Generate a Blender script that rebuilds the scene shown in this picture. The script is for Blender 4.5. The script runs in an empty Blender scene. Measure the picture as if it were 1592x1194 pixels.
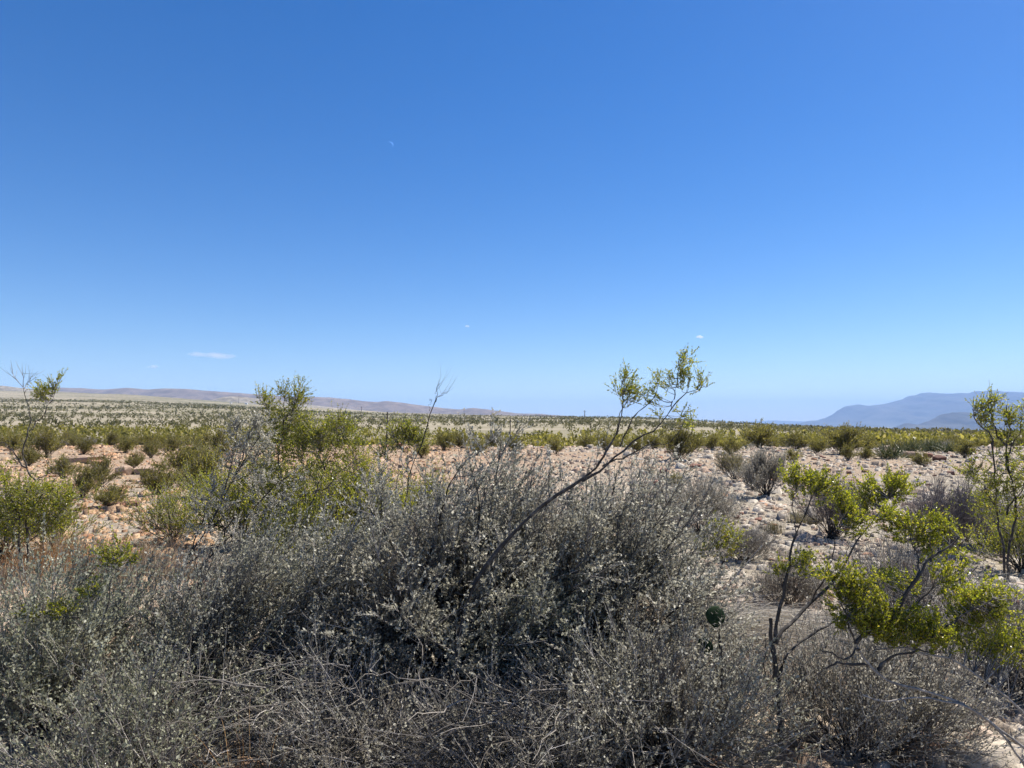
import bpy, bmesh, math
import numpy as np

sc = bpy.context.scene
COL = sc.collection
rng = np.random.default_rng(7)

# ------------------------------------------------------------------ camera
F = 1104.0                       # focal length in pixels of the 1592 px wide photograph
HOR = 656.0                      # row of the horizon
PITCH = math.atan((HOR - 597.0) / F)
EYE = 1.6
cam = bpy.data.cameras.new('camera')
cam.sensor_width = 36.0
cam.lens = 36.0 * F / 1592.0
cam.clip_start = 0.05
cam.clip_end = 250000.0
camo = bpy.data.objects.new('camera', cam)
camo.location = (0, 0, EYE)
camo.rotation_euler = (math.pi / 2 + PITCH, 0, 0)
COL.objects.link(camo)
sc.camera = camo

# ------------------------------------------------------------------ sky, sun, exposure
SUN_AZ = math.radians(57)        # to the right of the view direction (+Y)
SUN_EL = math.radians(54)
world = bpy.data.worlds.new('World')
sc.world = world
world.use_nodes = True
wn = world.node_tree.nodes
wl = world.node_tree.links
for n in list(wn):
    wn.remove(n)
wout = wn.new('ShaderNodeOutputWorld')
wbg = wn.new('ShaderNodeBackground')
sky = wn.new('ShaderNodeTexSky')
sky.sky_type = 'NISHITA'
sky.sun_disc = False
sky.sun_elevation = SUN_EL
sky.sun_rotation = SUN_AZ
sky.altitude = 900
sky.air_density = 1.0
sky.dust_density = 0.45
sky.ozone_density = 3.0
whs = wn.new('ShaderNodeHueSaturation')
whs.inputs['Saturation'].default_value = 1.40
whs.inputs['Hue'].default_value = 0.509
whs.inputs['Value'].default_value = 1.04
wbg.inputs['Strength'].default_value = 0.070
wl.new(sky.outputs[0], whs.inputs['Color'])
wl.new(whs.outputs[0], wbg.inputs['Color'])
wl.new(wbg.outputs[0], wout.inputs['Surface'])

sd = bpy.data.lights.new('sun', 'SUN')
sd.energy = 5.0
sd.angle = math.radians(0.55)
sd.color = (1.0, 0.95, 0.87)
so = bpy.data.objects.new('sun', sd)
so.rotation_euler = (math.pi / 2 - SUN_EL, 0, math.pi - SUN_AZ)
so.location = (30, 30, 60)
COL.objects.link(so)

sc.view_settings.view_transform = 'Standard'
sc.view_settings.look = 'None'
sc.view_settings.gamma = 1.0
sc.view_settings.use_curve_mapping = False
sc.view_settings.exposure = 0.9
sc.render.engine = 'CYCLES'
sc.cycles.use_denoising = True
sc.cycles.max_bounces = 5
sc.cycles.diffuse_bounces = 3
sc.cycles.glossy_bounces = 1
sc.cycles.transmission_bounces = 3
sc.cycles.volume_bounces = 1
sc.cycles.caustics_reflective = False
sc.cycles.caustics_refractive = False


# ------------------------------------------------------------------ helpers
def tag(o, label=None, cat=None, group=None, kind=None):
    if label: o['label'] = label
    if cat: o['category'] = cat
    if group: o['group'] = group
    if kind: o['kind'] = kind
    return o


def link(o, parent=None):
    COL.objects.link(o)
    if parent is not None:
        o.parent = parent
    return o


def thing(name, label, cat, loc, group=None):
    o = bpy.data.objects.new(name, None)
    o.empty_display_size = 0.1
    o.location = tuple(float(v) for v in loc)
    link(o)
    return tag(o, label, cat, group)


def mesh(name, V, Fc, mat, smooth=False):
    """V (n,3) float, Fc (m,k) int, all faces with k corners"""
    V = np.ascontiguousarray(V, dtype=np.float32).reshape(-1, 3)
    Fc = np.ascontiguousarray(Fc, dtype=np.int32)
    m, k = Fc.shape
    me = bpy.data.meshes.new(name)
    me.vertices.add(len(V))
    me.vertices.foreach_set('co', V.ravel())
    me.loops.add(m * k)
    me.loops.foreach_set('vertex_index', Fc.ravel())
    me.polygons.add(m)
    me.polygons.foreach_set('loop_start', np.arange(0, m * k, k, dtype=np.int32))
    if smooth:
        me.polygons.foreach_set('use_smooth', np.ones(m, dtype=bool))
    me.update(calc_edges=True)
    me.validate()
    me.materials.append(mat)
    return me


def obj(name, me, parent=None, loc=None):
    o = bpy.data.objects.new(name, me)
    if loc is not None:
        o.location = tuple(float(v) for v in loc)
    return link(o, parent)


def unit(v):
    return v / np.maximum(np.linalg.norm(v, axis=-1, keepdims=True), 1e-9)


def hash2(ix, iy, s):
    h = np.sin(ix * 127.1 + iy * 311.7 + s * 74.7) * 43758.5453
    return h - np.floor(h)


def vnoise(x, y, s=0):
    ix, iy = np.floor(x), np.floor(y)
    fx, fy = x - ix, y - iy
    fx, fy = fx * fx * (3 - 2 * fx), fy * fy * (3 - 2 * fy)
    a, b = hash2(ix, iy, s), hash2(ix + 1, iy, s)
    c, d = hash2(ix, iy + 1, s), hash2(ix + 1, iy + 1, s)
    return (a + (b - a) * fx) * (1 - fy) + (c + (d - c) * fx) * fy


def fbm(x, y, s=0, o=4):
    v, amp, tot = 0, 1.0, 0
    for i in range(o):
        v = v + amp * vnoise(x * 2 ** i, y * 2 ** i, s + i * 13)
        tot += amp
        amp *= 0.5
    return v / tot * 2 - 1


def sstep(a, b, x):
    t = np.clip((x - a) / (b - a), 0, 1)
    return t * t * (3 - 2 * t)


# terrain height
SA = np.array([-0.9, -0.721, -0.54, -0.359, -0.178, 0.0, 0.185, 0.30, 0.366, 0.547, 0.72, 1.0])
SS = np.array([52, 49, 43, 28, 15, 9.5, 5.5, -1.5, -6, -15, -19, -20]) / F
YA = np.array([-0.8, -0.36, -0.1, 0.1, 0.3, 0.8])
YC = np.array([2400, 2100, 1500, 950, 800, 700.0])


def gh(x, y):
    x = np.asarray(x, float); y = np.asarray(y, float)
    r = np.hypot(x, y) + 1e-6
    a = np.clip(x / np.maximum(y, 0.3 * r), -1.2, 1.2)
    d = r / np.sqrt(1 + a * a)
    yc = np.interp(a, YA, YC)
    zc = EYE + np.interp(a, SA, SS) * yc
    near = 0.10 * fbm(x / 6, y / 6, 3, 3) + 0.035 * fbm(x / 1.3, y / 1.3, 5, 3) + 0.04 * sstep(18, 40, d)
    near = near + 0.16 * fbm(x / 25, y / 25, 8, 2) * sstep(8, 30, d)
    z0 = -2.0
    t = np.clip((d - 120) / (yc - 120), 0, 1)
    far = z0 + (zc - z0) * (0.35 * t + 0.65 * t ** 1.5)
    far = far + fbm(x / 260, y / 260, 21, 4) * 7.0 * np.sin(np.pi * t) ** 1.0 * np.minimum(1, yc / 1500)
    far = far + 0.5 * fbm(x / 45, y / 45, 31, 3) * (1 - t)
    back = np.maximum(-(d - yc) * 0.02, -90 - zc)
    far = np.where(d > yc, zc + back, far)
    w = sstep(40, 85, d)
    return near * (1 - w) + far * w


def at(px, py, Y):
    """world point at depth Y along the ray through a pixel of the photograph"""
    u, v = (px - 796.0) / F, (597.0 - py) / F
    c, s = math.cos(PITCH), math.sin(PITCH)
    dy, dz = c - v * s, s + v * c
    return np.array([u * Y / dy, Y, EYE + dz * Y / dy])


_D = np.geomspace(2.2, 3000, 2600)


def ground_at(px, py):
    p = np.array([at(px, py, d) for d in (1.0,)])[0]
    X = p[0] * _D; Z = EYE + (p[2] - EYE) * _D
    hit = np.nonzero(Z <= gh(X, _D))[0]
    i = hit[0] if len(hit) else len(_D) - 1
    return np.array([X[i], _D[i], float(gh(X[i], _D[i]))])


# ------------------------------------------------------------------ materials
def newmat(name):
    m = bpy.data.materials.new(name)
    m.use_nodes = True
    nt = m.node_tree
    for n in list(nt.nodes):
        nt.nodes.remove(n)
    out = nt.nodes.new('ShaderNodeOutputMaterial')
    return m, nt, out


def ramp(nt, fac, stops):
    r = nt.nodes.new('ShaderNodeValToRGB')
    el = r.color_ramp.elements
    while len(el) < len(stops):
        el.new(0.5)
    for e, (p, c) in zip(el, stops):
        e.position = p
        e.color = (*c, 1)
    nt.links.new(fac, r.inputs[0])
    return r.outputs[0]


def noise(nt, scale, detail=4, rough=0.55, coord='pos', w=None):
    if coord == 'pos':
        g = nt.nodes.new('ShaderNodeNewGeometry').outputs['Position']
    else:
        g = nt.nodes.new('ShaderNodeTexCoord').outputs['Object']
    n = nt.nodes.new('ShaderNodeTexNoise')
    n.inputs['Scale'].default_value = scale
    n.inputs['Detail'].default_value = detail
    n.inputs['Roughness'].default_value = rough
    nt.links.new(g, n.inputs['Vector'])
    return n.outputs['Fac']


def mixc(nt, fac, a, b, mode='MIX'):
    m = nt.nodes.new('ShaderNodeMix')
    m.data_type = 'RGBA'
    m.blend_type = mode
    for sock, v in ((m.inputs[0], fac), (m.inputs[6], a), (m.inputs[7], b)):
        if hasattr(v, 'links') or hasattr(v, 'is_linked'):
            nt.links.new(v, sock)
        elif isinstance(v, (int, float)):
            sock.default_value = v
        else:
            sock.default_value = (*v, 1)
    return m.outputs[2]


def leafmat(name, stops, trans=0.35, gloss=0.15, rough=0.45, tcol=None, patch=3.0, dead=None):
    m, nt, out = newmat(name)
    rnd = nt.nodes.new('ShaderNodeNewGeometry').outputs['Random Per Island']
    c = ramp(nt, rnd, stops)
    nz = noise(nt, patch, 2)
    tone = ramp(nt, nz, [(0.3, (0.62, 0.62, 0.62)), (0.7, (1.22, 1.2, 1.15))])
    c = mixc(nt, 1.0, c, tone, 'MULTIPLY')
    if dead:
        df = ramp(nt, noise(nt, 2.1, 4, 0.6), [(0.56, (0, 0, 0)), (0.70, (0.75, 0.75, 0.75))])
        c = mixc(nt, df, c, dead)
        gf = ramp(nt, noise(nt, 1.3, 3, 0.5), [(0.52, (0, 0, 0)), (0.72, (0.4, 0.4, 0.4))])
        c = mixc(nt, gf, c, (0.24, 0.27, 0.14))
    p = nt.nodes.new('ShaderNodeBsdfPrincipled')
    p.inputs['Roughness'].default_value = rough
    p.inputs['Specular IOR Level'].default_value = gloss
    nt.links.new(c, p.inputs['Base Color'])
    if trans > 0:
        t = nt.nodes.new('ShaderNodeBsdfTranslucent')
        if tcol:
            tc = mixc(nt, 1.0, c, tcol, 'MULTIPLY')
            nt.links.new(tc, t.inputs['Color'])
        else:
            nt.links.new(c, t.inputs['Color'])
        mx = nt.nodes.new('ShaderNodeMixShader')
        mx.inputs[0].default_value = trans
        nt.links.new(p.outputs[0], mx.inputs[1])
        nt.links.new(t.outputs[0], mx.inputs[2])
        nt.links.new(mx.outputs[0], out.inputs['Surface'])
    else:
        nt.links.new(p.outputs[0], out.inputs['Surface'])
    return m


def barkmat(name, stops, scale=60, island=True, rough=0.85):
    m, nt, out = newmat(name)
    nz = noise(nt, scale, 3)
    if island:
        rnd = nt.nodes.new('ShaderNodeNewGeometry').outputs['Random Per Island']
        c = ramp(nt, rnd, stops)
        tone = ramp(nt, nz, [(0.3, (0.6, 0.6, 0.6)), (0.7, (1.2, 1.2, 1.2))])
        c = mixc(nt, 1.0, c, tone, 'MULTIPLY')
    else:
        c = ramp(nt, nz, stops)
    p = nt.nodes.new('ShaderNodeBsdfPrincipled')
    p.inputs['Roughness'].default_value = rough
    p.inputs['Specular IOR Level'].default_value = 0.2
    nt.links.new(c, p.inputs['Base Color'])
    b = nt.nodes.new('ShaderNodeBump')
    b.inputs['Strength'].default_value = 0.5
    b.inputs['Distance'].default_value = 0.004
    nt.links.new(nz, b.inputs['Height'])
    nt.links.new(b.outputs[0], p.inputs['Normal'])
    nt.links.new(p.outputs[0], out.inputs['Surface'])
    return m


def plainmat(name, col, rough=0.8):
    m, nt, out = newmat(name)
    nz = noise(nt, 8.0, 3)
    c = ramp(nt, nz, [(0.3, tuple(v * 0.8 for v in col)), (0.7, tuple(v * 1.15 for v in col))])
    p = nt.nodes.new('ShaderNodeBsdfPrincipled')
    p.inputs['Roughness'].default_value = rough
    nt.links.new(c, p.inputs['Base Color'])
    nt.links.new(p.outputs[0], out.inputs['Surface'])
    return m


M = {}
M['sage'] = leafmat('sage_leaf', [(0, (0.21, 0.20, 0.155)), (0.35, (0.34, 0.325, 0.255)), (0.7, (0.47, 0.455, 0.375)), (1, (0.64, 0.62, 0.53))], 0.5, 0.4, 0.42, dead=(0.25, 0.19, 0.135))
M['sage_pale'] = leafmat('pale_sage_leaf', [(0, (0.22, 0.22, 0.14)), (0.5, (0.36, 0.365, 0.25)), (1, (0.58, 0.58, 0.46))], 0.5, 0.4, 0.42, dead=(0.27, 0.22, 0.15))
M['grey_leaf'] = leafmat('grey_leaf', [(0, (0.25, 0.23, 0.18)), (0.5, (0.39, 0.365, 0.30)), (1, (0.60, 0.57, 0.49))], 0.5, 0.35, 0.45)
M['creosote'] = leafmat('creosote_leaf', [(0, (0.12, 0.145, 0.013)), (0.45, (0.245, 0.27, 0.022)), (0.8, (0.40, 0.40, 0.04)), (0.95, (0.50, 0.45, 0.08)), (1, (0.44, 0.30, 0.09))], 0.55, 0.5, 0.35, (1.35, 1.35, 0.8))
M['creo_mid'] = leafmat('olive_creosote_leaf', [(0, (0.10, 0.10, 0.022)), (0.5, (0.20, 0.185, 0.04)), (0.85, (0.30, 0.265, 0.075)), (1, (0.38, 0.32, 0.15))], 0.55, 0.3, 0.45, (1.2, 1.2, 0.8), 0.4)
M['far_scrub'] = leafmat('far_scrub_leaf', [(0, (0.085, 0.085, 0.03)), (0.5, (0.155, 0.145, 0.052)), (0.8, (0.205, 0.19, 0.085)), (1, (0.29, 0.26, 0.17))], 0.4, 0.2, 0.6, None, 0.03)
M['yucca'] = leafmat('yucca_leaf', [(0, (0.07, 0.09, 0.03)), (0.6, (0.13, 0.15, 0.06)), (1, (0.30, 0.27, 0.15))], 0.15, 0.3, 0.5)
M['straw'] = leafmat('straw', [(0, (0.26, 0.20, 0.13)), (0.5, (0.42, 0.34, 0.23)), (1, (0.58, 0.49, 0.36))], 0.25, 0.2, 0.6)
M['straw_grey'] = leafmat('grey_straw', [(0, (0.25, 0.22, 0.18)), (0.5, (0.42, 0.38, 0.32)), (1, (0.58, 0.54, 0.47))], 0.25, 0.2, 0.6)
M['orange'] = leafmat('orange_straw', [(0, (0.26, 0.12, 0.04)), (0.5, (0.42, 0.22, 0.08)), (1, (0.55, 0.36, 0.18))], 0.3, 0.2, 0.6)
M['tuft'] = leafmat('tuft_blade', [(0, (0.13, 0.12, 0.05)), (0.5, (0.24, 0.21, 0.11)), (1, (0.36, 0.31, 0.19))], 0.25, 0.2, 0.6)
M['bark_dark'] = barkmat('dark_bark', [(0, (0.03, 0.026, 0.022)), (0.6, (0.06, 0.052, 0.045)), (1, (0.13, 0.115, 0.10))])
M['bark_creo'] = barkmat('creosote_bark', [(0.25, (0.025, 0.022, 0.02)), (0.55, (0.07, 0.062, 0.055)), (0.8, (0.21, 0.19, 0.17))], 28, False)
M['bark_pale'] = barkmat('pale_bark', [(0.25, (0.14, 0.125, 0.11)), (0.75, (0.42, 0.38, 0.34))], 40, False)
M['twig'] = barkmat('grey_twig', [(0, (0.075, 0.067, 0.06)), (0.5, (0.19, 0.172, 0.155)), (0.8, (0.33, 0.30, 0.275)), (1, (0.50, 0.465, 0.425))])
M['twig_purple'] = barkmat('purple_grey_twig', [(0, (0.08, 0.065, 0.065)), (0.5, (0.17, 0.145, 0.145)), (1, (0.32, 0.29, 0.28))])
M['dead'] = barkmat('dead_stick', [(0, (0.09, 0.078, 0.065)), (0.5, (0.20, 0.177, 0.15)), (0.9, (0.33, 0.295, 0.255)), (1, (0.48, 0.44, 0.39))])
M['post'] = barkmat('weathered_post', [(0.2, (0.035, 0.03, 0.027)), (0.8, (0.10, 0.09, 0.08))], 20, False)
M['white'] = plainmat('white_paint', (0.75, 0.74, 0.72))
M['grey_roof'] = plainmat('grey_roof', (0.3, 0.3, 0.32))


def rockmat(name, cols, spec=0.2):
    m, nt, out = newmat(name)
    oi = nt.nodes.new('ShaderNodeObjectInfo').outputs['Random']
    isl = nt.nodes.new('ShaderNodeNewGeometry').outputs['Random Per Island']
    ad = nt.nodes.new('ShaderNodeMath'); ad.operation = 'ADD'
    nt.links.new(oi, ad.inputs[0]); nt.links.new(isl, ad.inputs[1])
    fr = nt.nodes.new('ShaderNodeMath'); fr.operation = 'FRACT'
    nt.links.new(ad.outputs[0], fr.inputs[0])
    c = ramp(nt, fr.outputs[0], cols)
    if name == 'gravel_stone':
        sx = nt.nodes.new('ShaderNodeSeparateXYZ')
        nt.links.new(nt.nodes.new('ShaderNodeNewGeometry').outputs['Position'], sx.inputs[0])
        gx = nt.nodes.new('ShaderNodeMapRange'); gx.inputs[1].default_value = 4; gx.inputs[2].default_value = -5; gx.inputs[3].default_value = -.1; gx.inputs[4].default_value = 0.35
        nt.links.new(sx.outputs[0], gx.inputs[0])
        gm = nt.nodes.new('ShaderNodeMath'); gm.operation = 'ADD'
        nt.links.new(gx.outputs[0], gm.inputs[0]); nt.links.new(noise(nt, 0.25, 3), gm.inputs[1])
        c = mixc(nt, ramp(nt, gm.outputs[0], [(0.42, (0, 0, 0)), (0.85, (1, 1, 1))]), c, mixc(nt, 1.0, c, (1.05, .80, .60), 'MULTIPLY'))
    nz = noise(nt, 22, 6, 0.65)
    tone = ramp(nt, nz, [(0.28, (0.55, 0.52, 0.5)), (0.55, (1.0, 1.0, 1.0)), (0.8, (1.22, 1.2, 1.17))])
    c = mixc(nt, 1.0, c, tone, 'MULTIPLY')
    p = nt.nodes.new('ShaderNodeBsdfPrincipled')
    p.inputs['Roughness'].default_value = 0.85
    p.inputs['Specular IOR Level'].default_value = spec
    nt.links.new(c, p.inputs['Base Color'])
    b = nt.nodes.new('ShaderNodeBump')
    b.inputs['Strength'].default_value = 0.7
    b.inputs['Distance'].default_value = 0.015
    nt.links.new(nz, b.inputs['Height'])
    nt.links.new(b.outputs[0], p.inputs['Normal'])
    nt.links.new(p.outputs[0], out.inputs['Surface'])
    return m


M['stone'] = rockmat('gravel_stone', [(0, (0.19, 0.135, 0.10)), (0.2, (0.35, 0.295, 0.23)), (0.5, (0.44, 0.39, 0.315)), (0.66, (0.50, 0.455, 0.385)), (0.76, (0.36, 0.24, 0.165)), (0.88, (0.45, 0.40, 0.33)), (1, (0.12, 0.085, 0.068))])
M['rock_tan'] = rockmat('tan_rock', [(0, (0.34, 0.24, 0.17)), (0.5, (0.47, 0.34, 0.24)), (1, (0.52, 0.42, 0.32))])
M['rock_brown'] = rockmat('red_brown_rock', [(0, (0.14, 0.07, 0.05)), (0.5, (0.22, 0.11, 0.075)), (1, (0.30, 0.17, 0.12))])
M['rock_grey'] = rockmat('grey_rock', [(0, (0.22, 0.20, 0.18)), (1, (0.36, 0.33, 0.29))])
M['rock_orange'] = rockmat('orange_rock', [(0, (0.42, 0.22, 0.13)), (1, (0.52, 0.30, 0.18))])


def groundmat():
    m, nt, out = newmat('desert_ground')
    L = nt.links
    big = noise(nt, 0.045, 3, 0.5)
    mid = noise(nt, 0.35, 4, 0.6)
    fine = noise(nt, 9.0, 6, 0.7)
    grit = noise(nt, 45.0, 4, 0.7)
    base = ramp(nt, fine, [(0.25, (0.19, 0.165, 0.125)), (0.5, (0.335, 0.295, 0.232)), (0.75, (0.47, 0.43, 0.355))])
    pink = ramp(nt, fine, [(0.25, (0.215, 0.135, 0.085)), (0.5, (0.36, 0.25, 0.165)), (0.78, (0.48, 0.375, 0.28))])
    ad = nt.nodes.new('ShaderNodeMath'); ad.operation = 'MULTIPLY_ADD'
    sx = nt.nodes.new('ShaderNodeSeparateXYZ')
    L.new(nt.nodes.new('ShaderNodeNewGeometry').outputs['Position'], sx.inputs[0])
    gx = nt.nodes.new('ShaderNodeMapRange'); gx.inputs[1].default_value = 3; gx.inputs[2].default_value = -5; gx.inputs[3].default_value = 0.0; gx.inputs[4].default_value = 0.2
    L.new(sx.outputs[0], gx.inputs[0])
    gy = nt.nodes.new('ShaderNodeMapRange'); gy.inputs[1].default_value = 15; gy.inputs[2].default_value = 24; gy.inputs[3].default_value = -0.2; gy.inputs[4].default_value = 0.08
    L.new(sx.outputs[1], gy.inputs[0])
    gs = nt.nodes.new('ShaderNodeMath'); gs.operation = 'ADD'; L.new(gx.outputs[0], gs.inputs[0]); L.new(gy.outputs[0], gs.inputs[1])
    gb = nt.nodes.new('ShaderNodeMath'); gb.operation = 'ADD'; L.new(gs.outputs[0], gb.inputs[0]); L.new(big, gb.inputs[1])
    L.new(mid, ad.inputs[0]); ad.inputs[1].default_value = 0.6; L.new(gb.outputs[0], ad.inputs[2])
    pm = ramp(nt, ad.outputs[0], [(0.68, (0, 0, 0)), (1.0, (.75, .75, .75))])
    near = mixc(nt, pm, base, pink)
    pv_ = nt.nodes.new('ShaderNodeTexVoronoi'); pv_.inputs['Scale'].default_value = 13.0
    pg = nt.nodes.new('ShaderNodeNewGeometry')
    wv = nt.nodes.new('ShaderNodeVectorMath'); wv.operation = 'MULTIPLY_ADD'
    nn_ = nt.nodes.new('ShaderNodeTexNoise'); nn_.inputs['Scale'].default_value = 6.0
    L.new(pg.outputs['Position'], nn_.inputs['Vector'])
    L.new(nn_.outputs['Color'], wv.inputs[0]); wv.inputs[1].default_value = (.12, .12, .12); L.new(pg.outputs['Position'], wv.inputs[2])
    L.new(wv.outputs[0], pv_.inputs['Vector'])
    sepc = nt.nodes.new('ShaderNodeSeparateColor'); L.new(pv_.outputs['Color'], sepc.inputs[0])
    peb = ramp(nt, sepc.outputs[0], [(0, (.62, .58, .54)), (.5, (1, 1, 1)), (.85, (1.18, 1.17, 1.14)), (1, (.72, .66, .6))])
    near = mixc(nt, 0.7, near, peb, 'MULTIPLY')
    gt = ramp(nt, grit, [(0.3, (0.7, 0.68, 0.66)), (0.7, (1.15, 1.14, 1.12))])
    near = mixc(nt, 1.0, near, gt, 'MULTIPLY')
    # far plain: pale soil freckled with scrub too far away to tell apart
    vor = nt.nodes.new('ShaderNodeTexVoronoi')
    vor.inputs['Scale'].default_value = 0.16
    g = nt.nodes.new('ShaderNodeNewGeometry')
    L.new(g.outputs['Position'], vor.inputs['Vector'])
    mpp = nt.nodes.new('ShaderNodeMapping'); mpp.inputs['Scale'].default_value = (0.45, 1.5, 1)
    L.new(g.outputs['Position'], mpp.inputs[0])
    pn = nt.nodes.new('ShaderNodeTexNoise'); pn.inputs['Scale'].default_value = 0.006; pn.inputs['Detail'].default_value = 4
    L.new(mpp.outputs[0], pn.inputs['Vector'])
    patch = pn.outputs['Fac']
    thr = nt.nodes.new('ShaderNodeMapRange')
    thr.inputs[1].default_value = 0.35; thr.inputs[2].default_value = 0.68
    thr.inputs[3].default_value = 0.22; thr.inputs[4].default_value = 0.60
    L.new(patch, thr.inputs[0])
    lt = nt.nodes.new('ShaderNodeMath'); lt.operation = 'LESS_THAN'
    L.new(vor.outputs['Distance'], lt.inputs[0]); L.new(thr.outputs[0], lt.inputs[1])
    soil = ramp(nt, noise(nt, 0.02, 4, 0.6), [(0.3, (0.23, 0.195, 0.135)), (0.7, (0.36, 0.31, 0.225))])
    soil = mixc(nt, ramp(nt, patch, [(0.42, (0, 0, 0)), (0.62, (.65, .65, .65))]), soil, (0.165, 0.155, 0.085))
    far = mixc(nt, lt.outputs[0], soil, (0.11, 0.105, 0.055))
    ln = nt.nodes.new('ShaderNodeVectorMath'); ln.operation = 'LENGTH'
    L.new(g.outputs['Position'], ln.inputs[0])
    mr = nt.nodes.new('ShaderNodeMapRange')
    mr.inputs[1].default_value = 380; mr.inputs[2].default_value = 800
    L.new(ln.outputs['Value'], mr.inputs[0])
    mr2 = nt.nodes.new('ShaderNodeMapRange')
    mr2.inputs[1].default_value = 45; mr2.inputs[2].default_value = 160
    L.new(ln.outputs['Value'], mr2.inputs[0])
    c = mixc(nt, mr2.outputs[0], near, soil)
    c = mixc(nt, mr.outputs[0], c, far)
    p = nt.nodes.new('ShaderNodeBsdfPrincipled')
    p.inputs['Roughness'].default_value = 0.95
    p.inputs['Specular IOR Level'].default_value = 0.1
    L.new(c, p.inputs['Base Color'])
    b = nt.nodes.new('ShaderNodeBump')
    b.inputs['Strength'].default_value = 0.9
    b.inputs['Distance'].default_value = 0.035
    hm = nt.nodes.new('ShaderNodeMath'); hm.operation = 'MULTIPLY_ADD'
    L.new(pv_.outputs['Distance'], hm.inputs[0]); hm.inputs[1].default_value = -0.8; L.new(fine, hm.inputs[2])
    L.new(hm.outputs[0], b.inputs['Height'])
    L.new(b.outputs[0], p.inputs['Normal'])
    L.new(p.outputs[0], out.inputs['Surface'])
    return m


M['ground'] = groundmat()


def hillmat(name, a, b, scale):
    m, nt, out = newmat(name)
    c = ramp(nt, noise(nt, scale, 6, 0.62), [(0.3, a), (0.7, b)])
    p = nt.nodes.new('ShaderNodeBsdfPrincipled')
    p.inputs['Roughness'].default_value = 1.0
    p.inputs['Specular IOR Level'].default_value = 0.0
    nt.links.new(c, p.inputs['Base Color'])
    nt.links.new(p.outputs[0], out.inputs['Surface'])
    return m


# ------------------------------------------------------------------ ground sheet
def build_ground():
    fa = np.radians(np.linspace(-44, 44, 170))
    ba = np.radians(np.linspace(44, 316, 60))[1:-1]
    ang = np.concatenate([fa, ba])
    rad = np.concatenate([np.linspace(0.4, 3, 8), np.geomspace(3.1, 60, 150), np.geomspace(61, 4000, 140), np.geomspace(4200, 30000, 18)])
    A, R = np.meshgrid(ang, rad)
    X, Y = R * np.sin(A), R * np.cos(A)
    Z = gh(X, Y)
    V = np.stack([X, Y, Z], -1).reshape(-1, 3)
    nr, na = A.shape
    i = np.arange(nr - 1)[:, None]; j = np.arange(na)[None]
    j2 = (j + 1) % na
    q = np.stack([i * na + j, i * na + j2, (i + 1) * na + j2, (i + 1) * na + j], -1).reshape(-1, 4)[:, ::-1]
    # close the middle with thin quads
    V = np.concatenate([V, [[0, 0, float(gh(0.01, 0.01))]]])
    c = len(V) - 1
    jj = np.arange(0, na - 1, 2)
    cq = np.stack([np.full_like(jj, c), jj, jj + 1, np.minimum(jj + 2, na - 1)], -1)[:, ::-1]
    cq = cq[[len(set(r)) == 4 for r in cq]]
    o = obj('ground', mesh('ground', V, np.concatenate([q, cq]), M['ground'], True))
    tag(o, 'pale stony desert ground reaching to the horizon', None, None, 'structure')


build_ground()


def ridge(name, sky_pts, Y, depth, mat, label, seed, rough=0.25, base=-90.0, n=300, rows=35, power=1.15, jag=0.5):
    sp = np.array(sky_pts, float)
    px = np.linspace(sp[0, 0], sp[-1, 0], n)
    py = np.interp(px, sp[:, 0], sp[:, 1])
    k = np.array([.3, 1, 2, 1, .3]); k /= k.sum()
    py = np.convolve(np.pad(py, 2, mode='edge'), k, 'valid')
    py = py + 0.9 * jag * fbm(px / 9.0, px * 0 + 5, seed + 3, 4)
    x = (px - 796) / F * Y
    top = EYE + (HOR - py) / F * Y
    v = np.linspace(-1, 1, rows)
    Vg, Xg = np.meshgrid(v, x, indexing='ij')
    T = np.broadcast_to(top, Vg.shape)
    prof = (1 - np.abs(Vg)) ** power
    sc_ = depth * 0.55
    n1 = fbm(Xg / sc_ + 9, Vg * 1.1, seed, 5)
    n2 = 1 - np.abs(fbm(Xg / (sc_ * 0.5), Vg * 0.9 + Xg / sc_ * 0.3, seed + 40, 4))
    w = np.abs(Vg) * (1 - np.abs(Vg)) * 4
    Z = base + (T - base) * np.clip(prof * (1 + 0.0 * n1) + rough * w * (n2 - 0.75) + rough * 0.5 * w * n1, 0, 1.0)
    Yg = Y + np.where(Vg < 0, Vg, Vg * 0.12) * depth + fbm(Xg / depth, Vg * 0 + 3, seed + 5, 3) * depth * 0.25 * np.maximum(-Vg, 0)
    P = np.stack([Xg, Yg, Z], -1).reshape(-1, 3)
    i = np.arange(rows - 1)[:, None]; j = np.arange(n - 1)[None]
    q = np.stack([i * n + j, i * n + j + 1, (i + 1) * n + j + 1, (i + 1) * n + j], -1).reshape(-1, 4)
    o = obj(name, mesh(name, P, q, mat, True))
    tag(o, label, None, None, 'structure')


H_BROWN = hillmat('brown_hill', (0.10, 0.077, 0.062), (0.23, 0.18, 0.145), 0.012)
H_PALE = hillmat('pale_hill', (0.12, 0.10, 0.07), (0.33, 0.285, 0.215), 0.03)
H_MTN = hillmat('mountain_rock', (0.045, 0.045, 0.045), (0.13, 0.12, 0.11), 0.0025)
ridge('hills', [(-250, 606), (-100, 604), (0, 606), (60, 605), (90, 602.5), (130, 603.5), (158, 605.5), (200, 603), (225, 605.5), (255, 604), (285, 604.5), (330, 608), (400, 613), (440, 616),
                (480, 617), (510, 617.5), (540, 620.5), (570, 624), (587, 625), (600, 623), (616, 625), (650, 629.5), (690, 634.5), (715, 637), (732, 634), (750, 635.5), (790, 641), (815, 643.5), (835, 642.8), (860, 645), (930, 650), (1000, 655)],
      6500, 1500, H_BROWN, 'low brown purple hills along the left horizon', 3)
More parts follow.
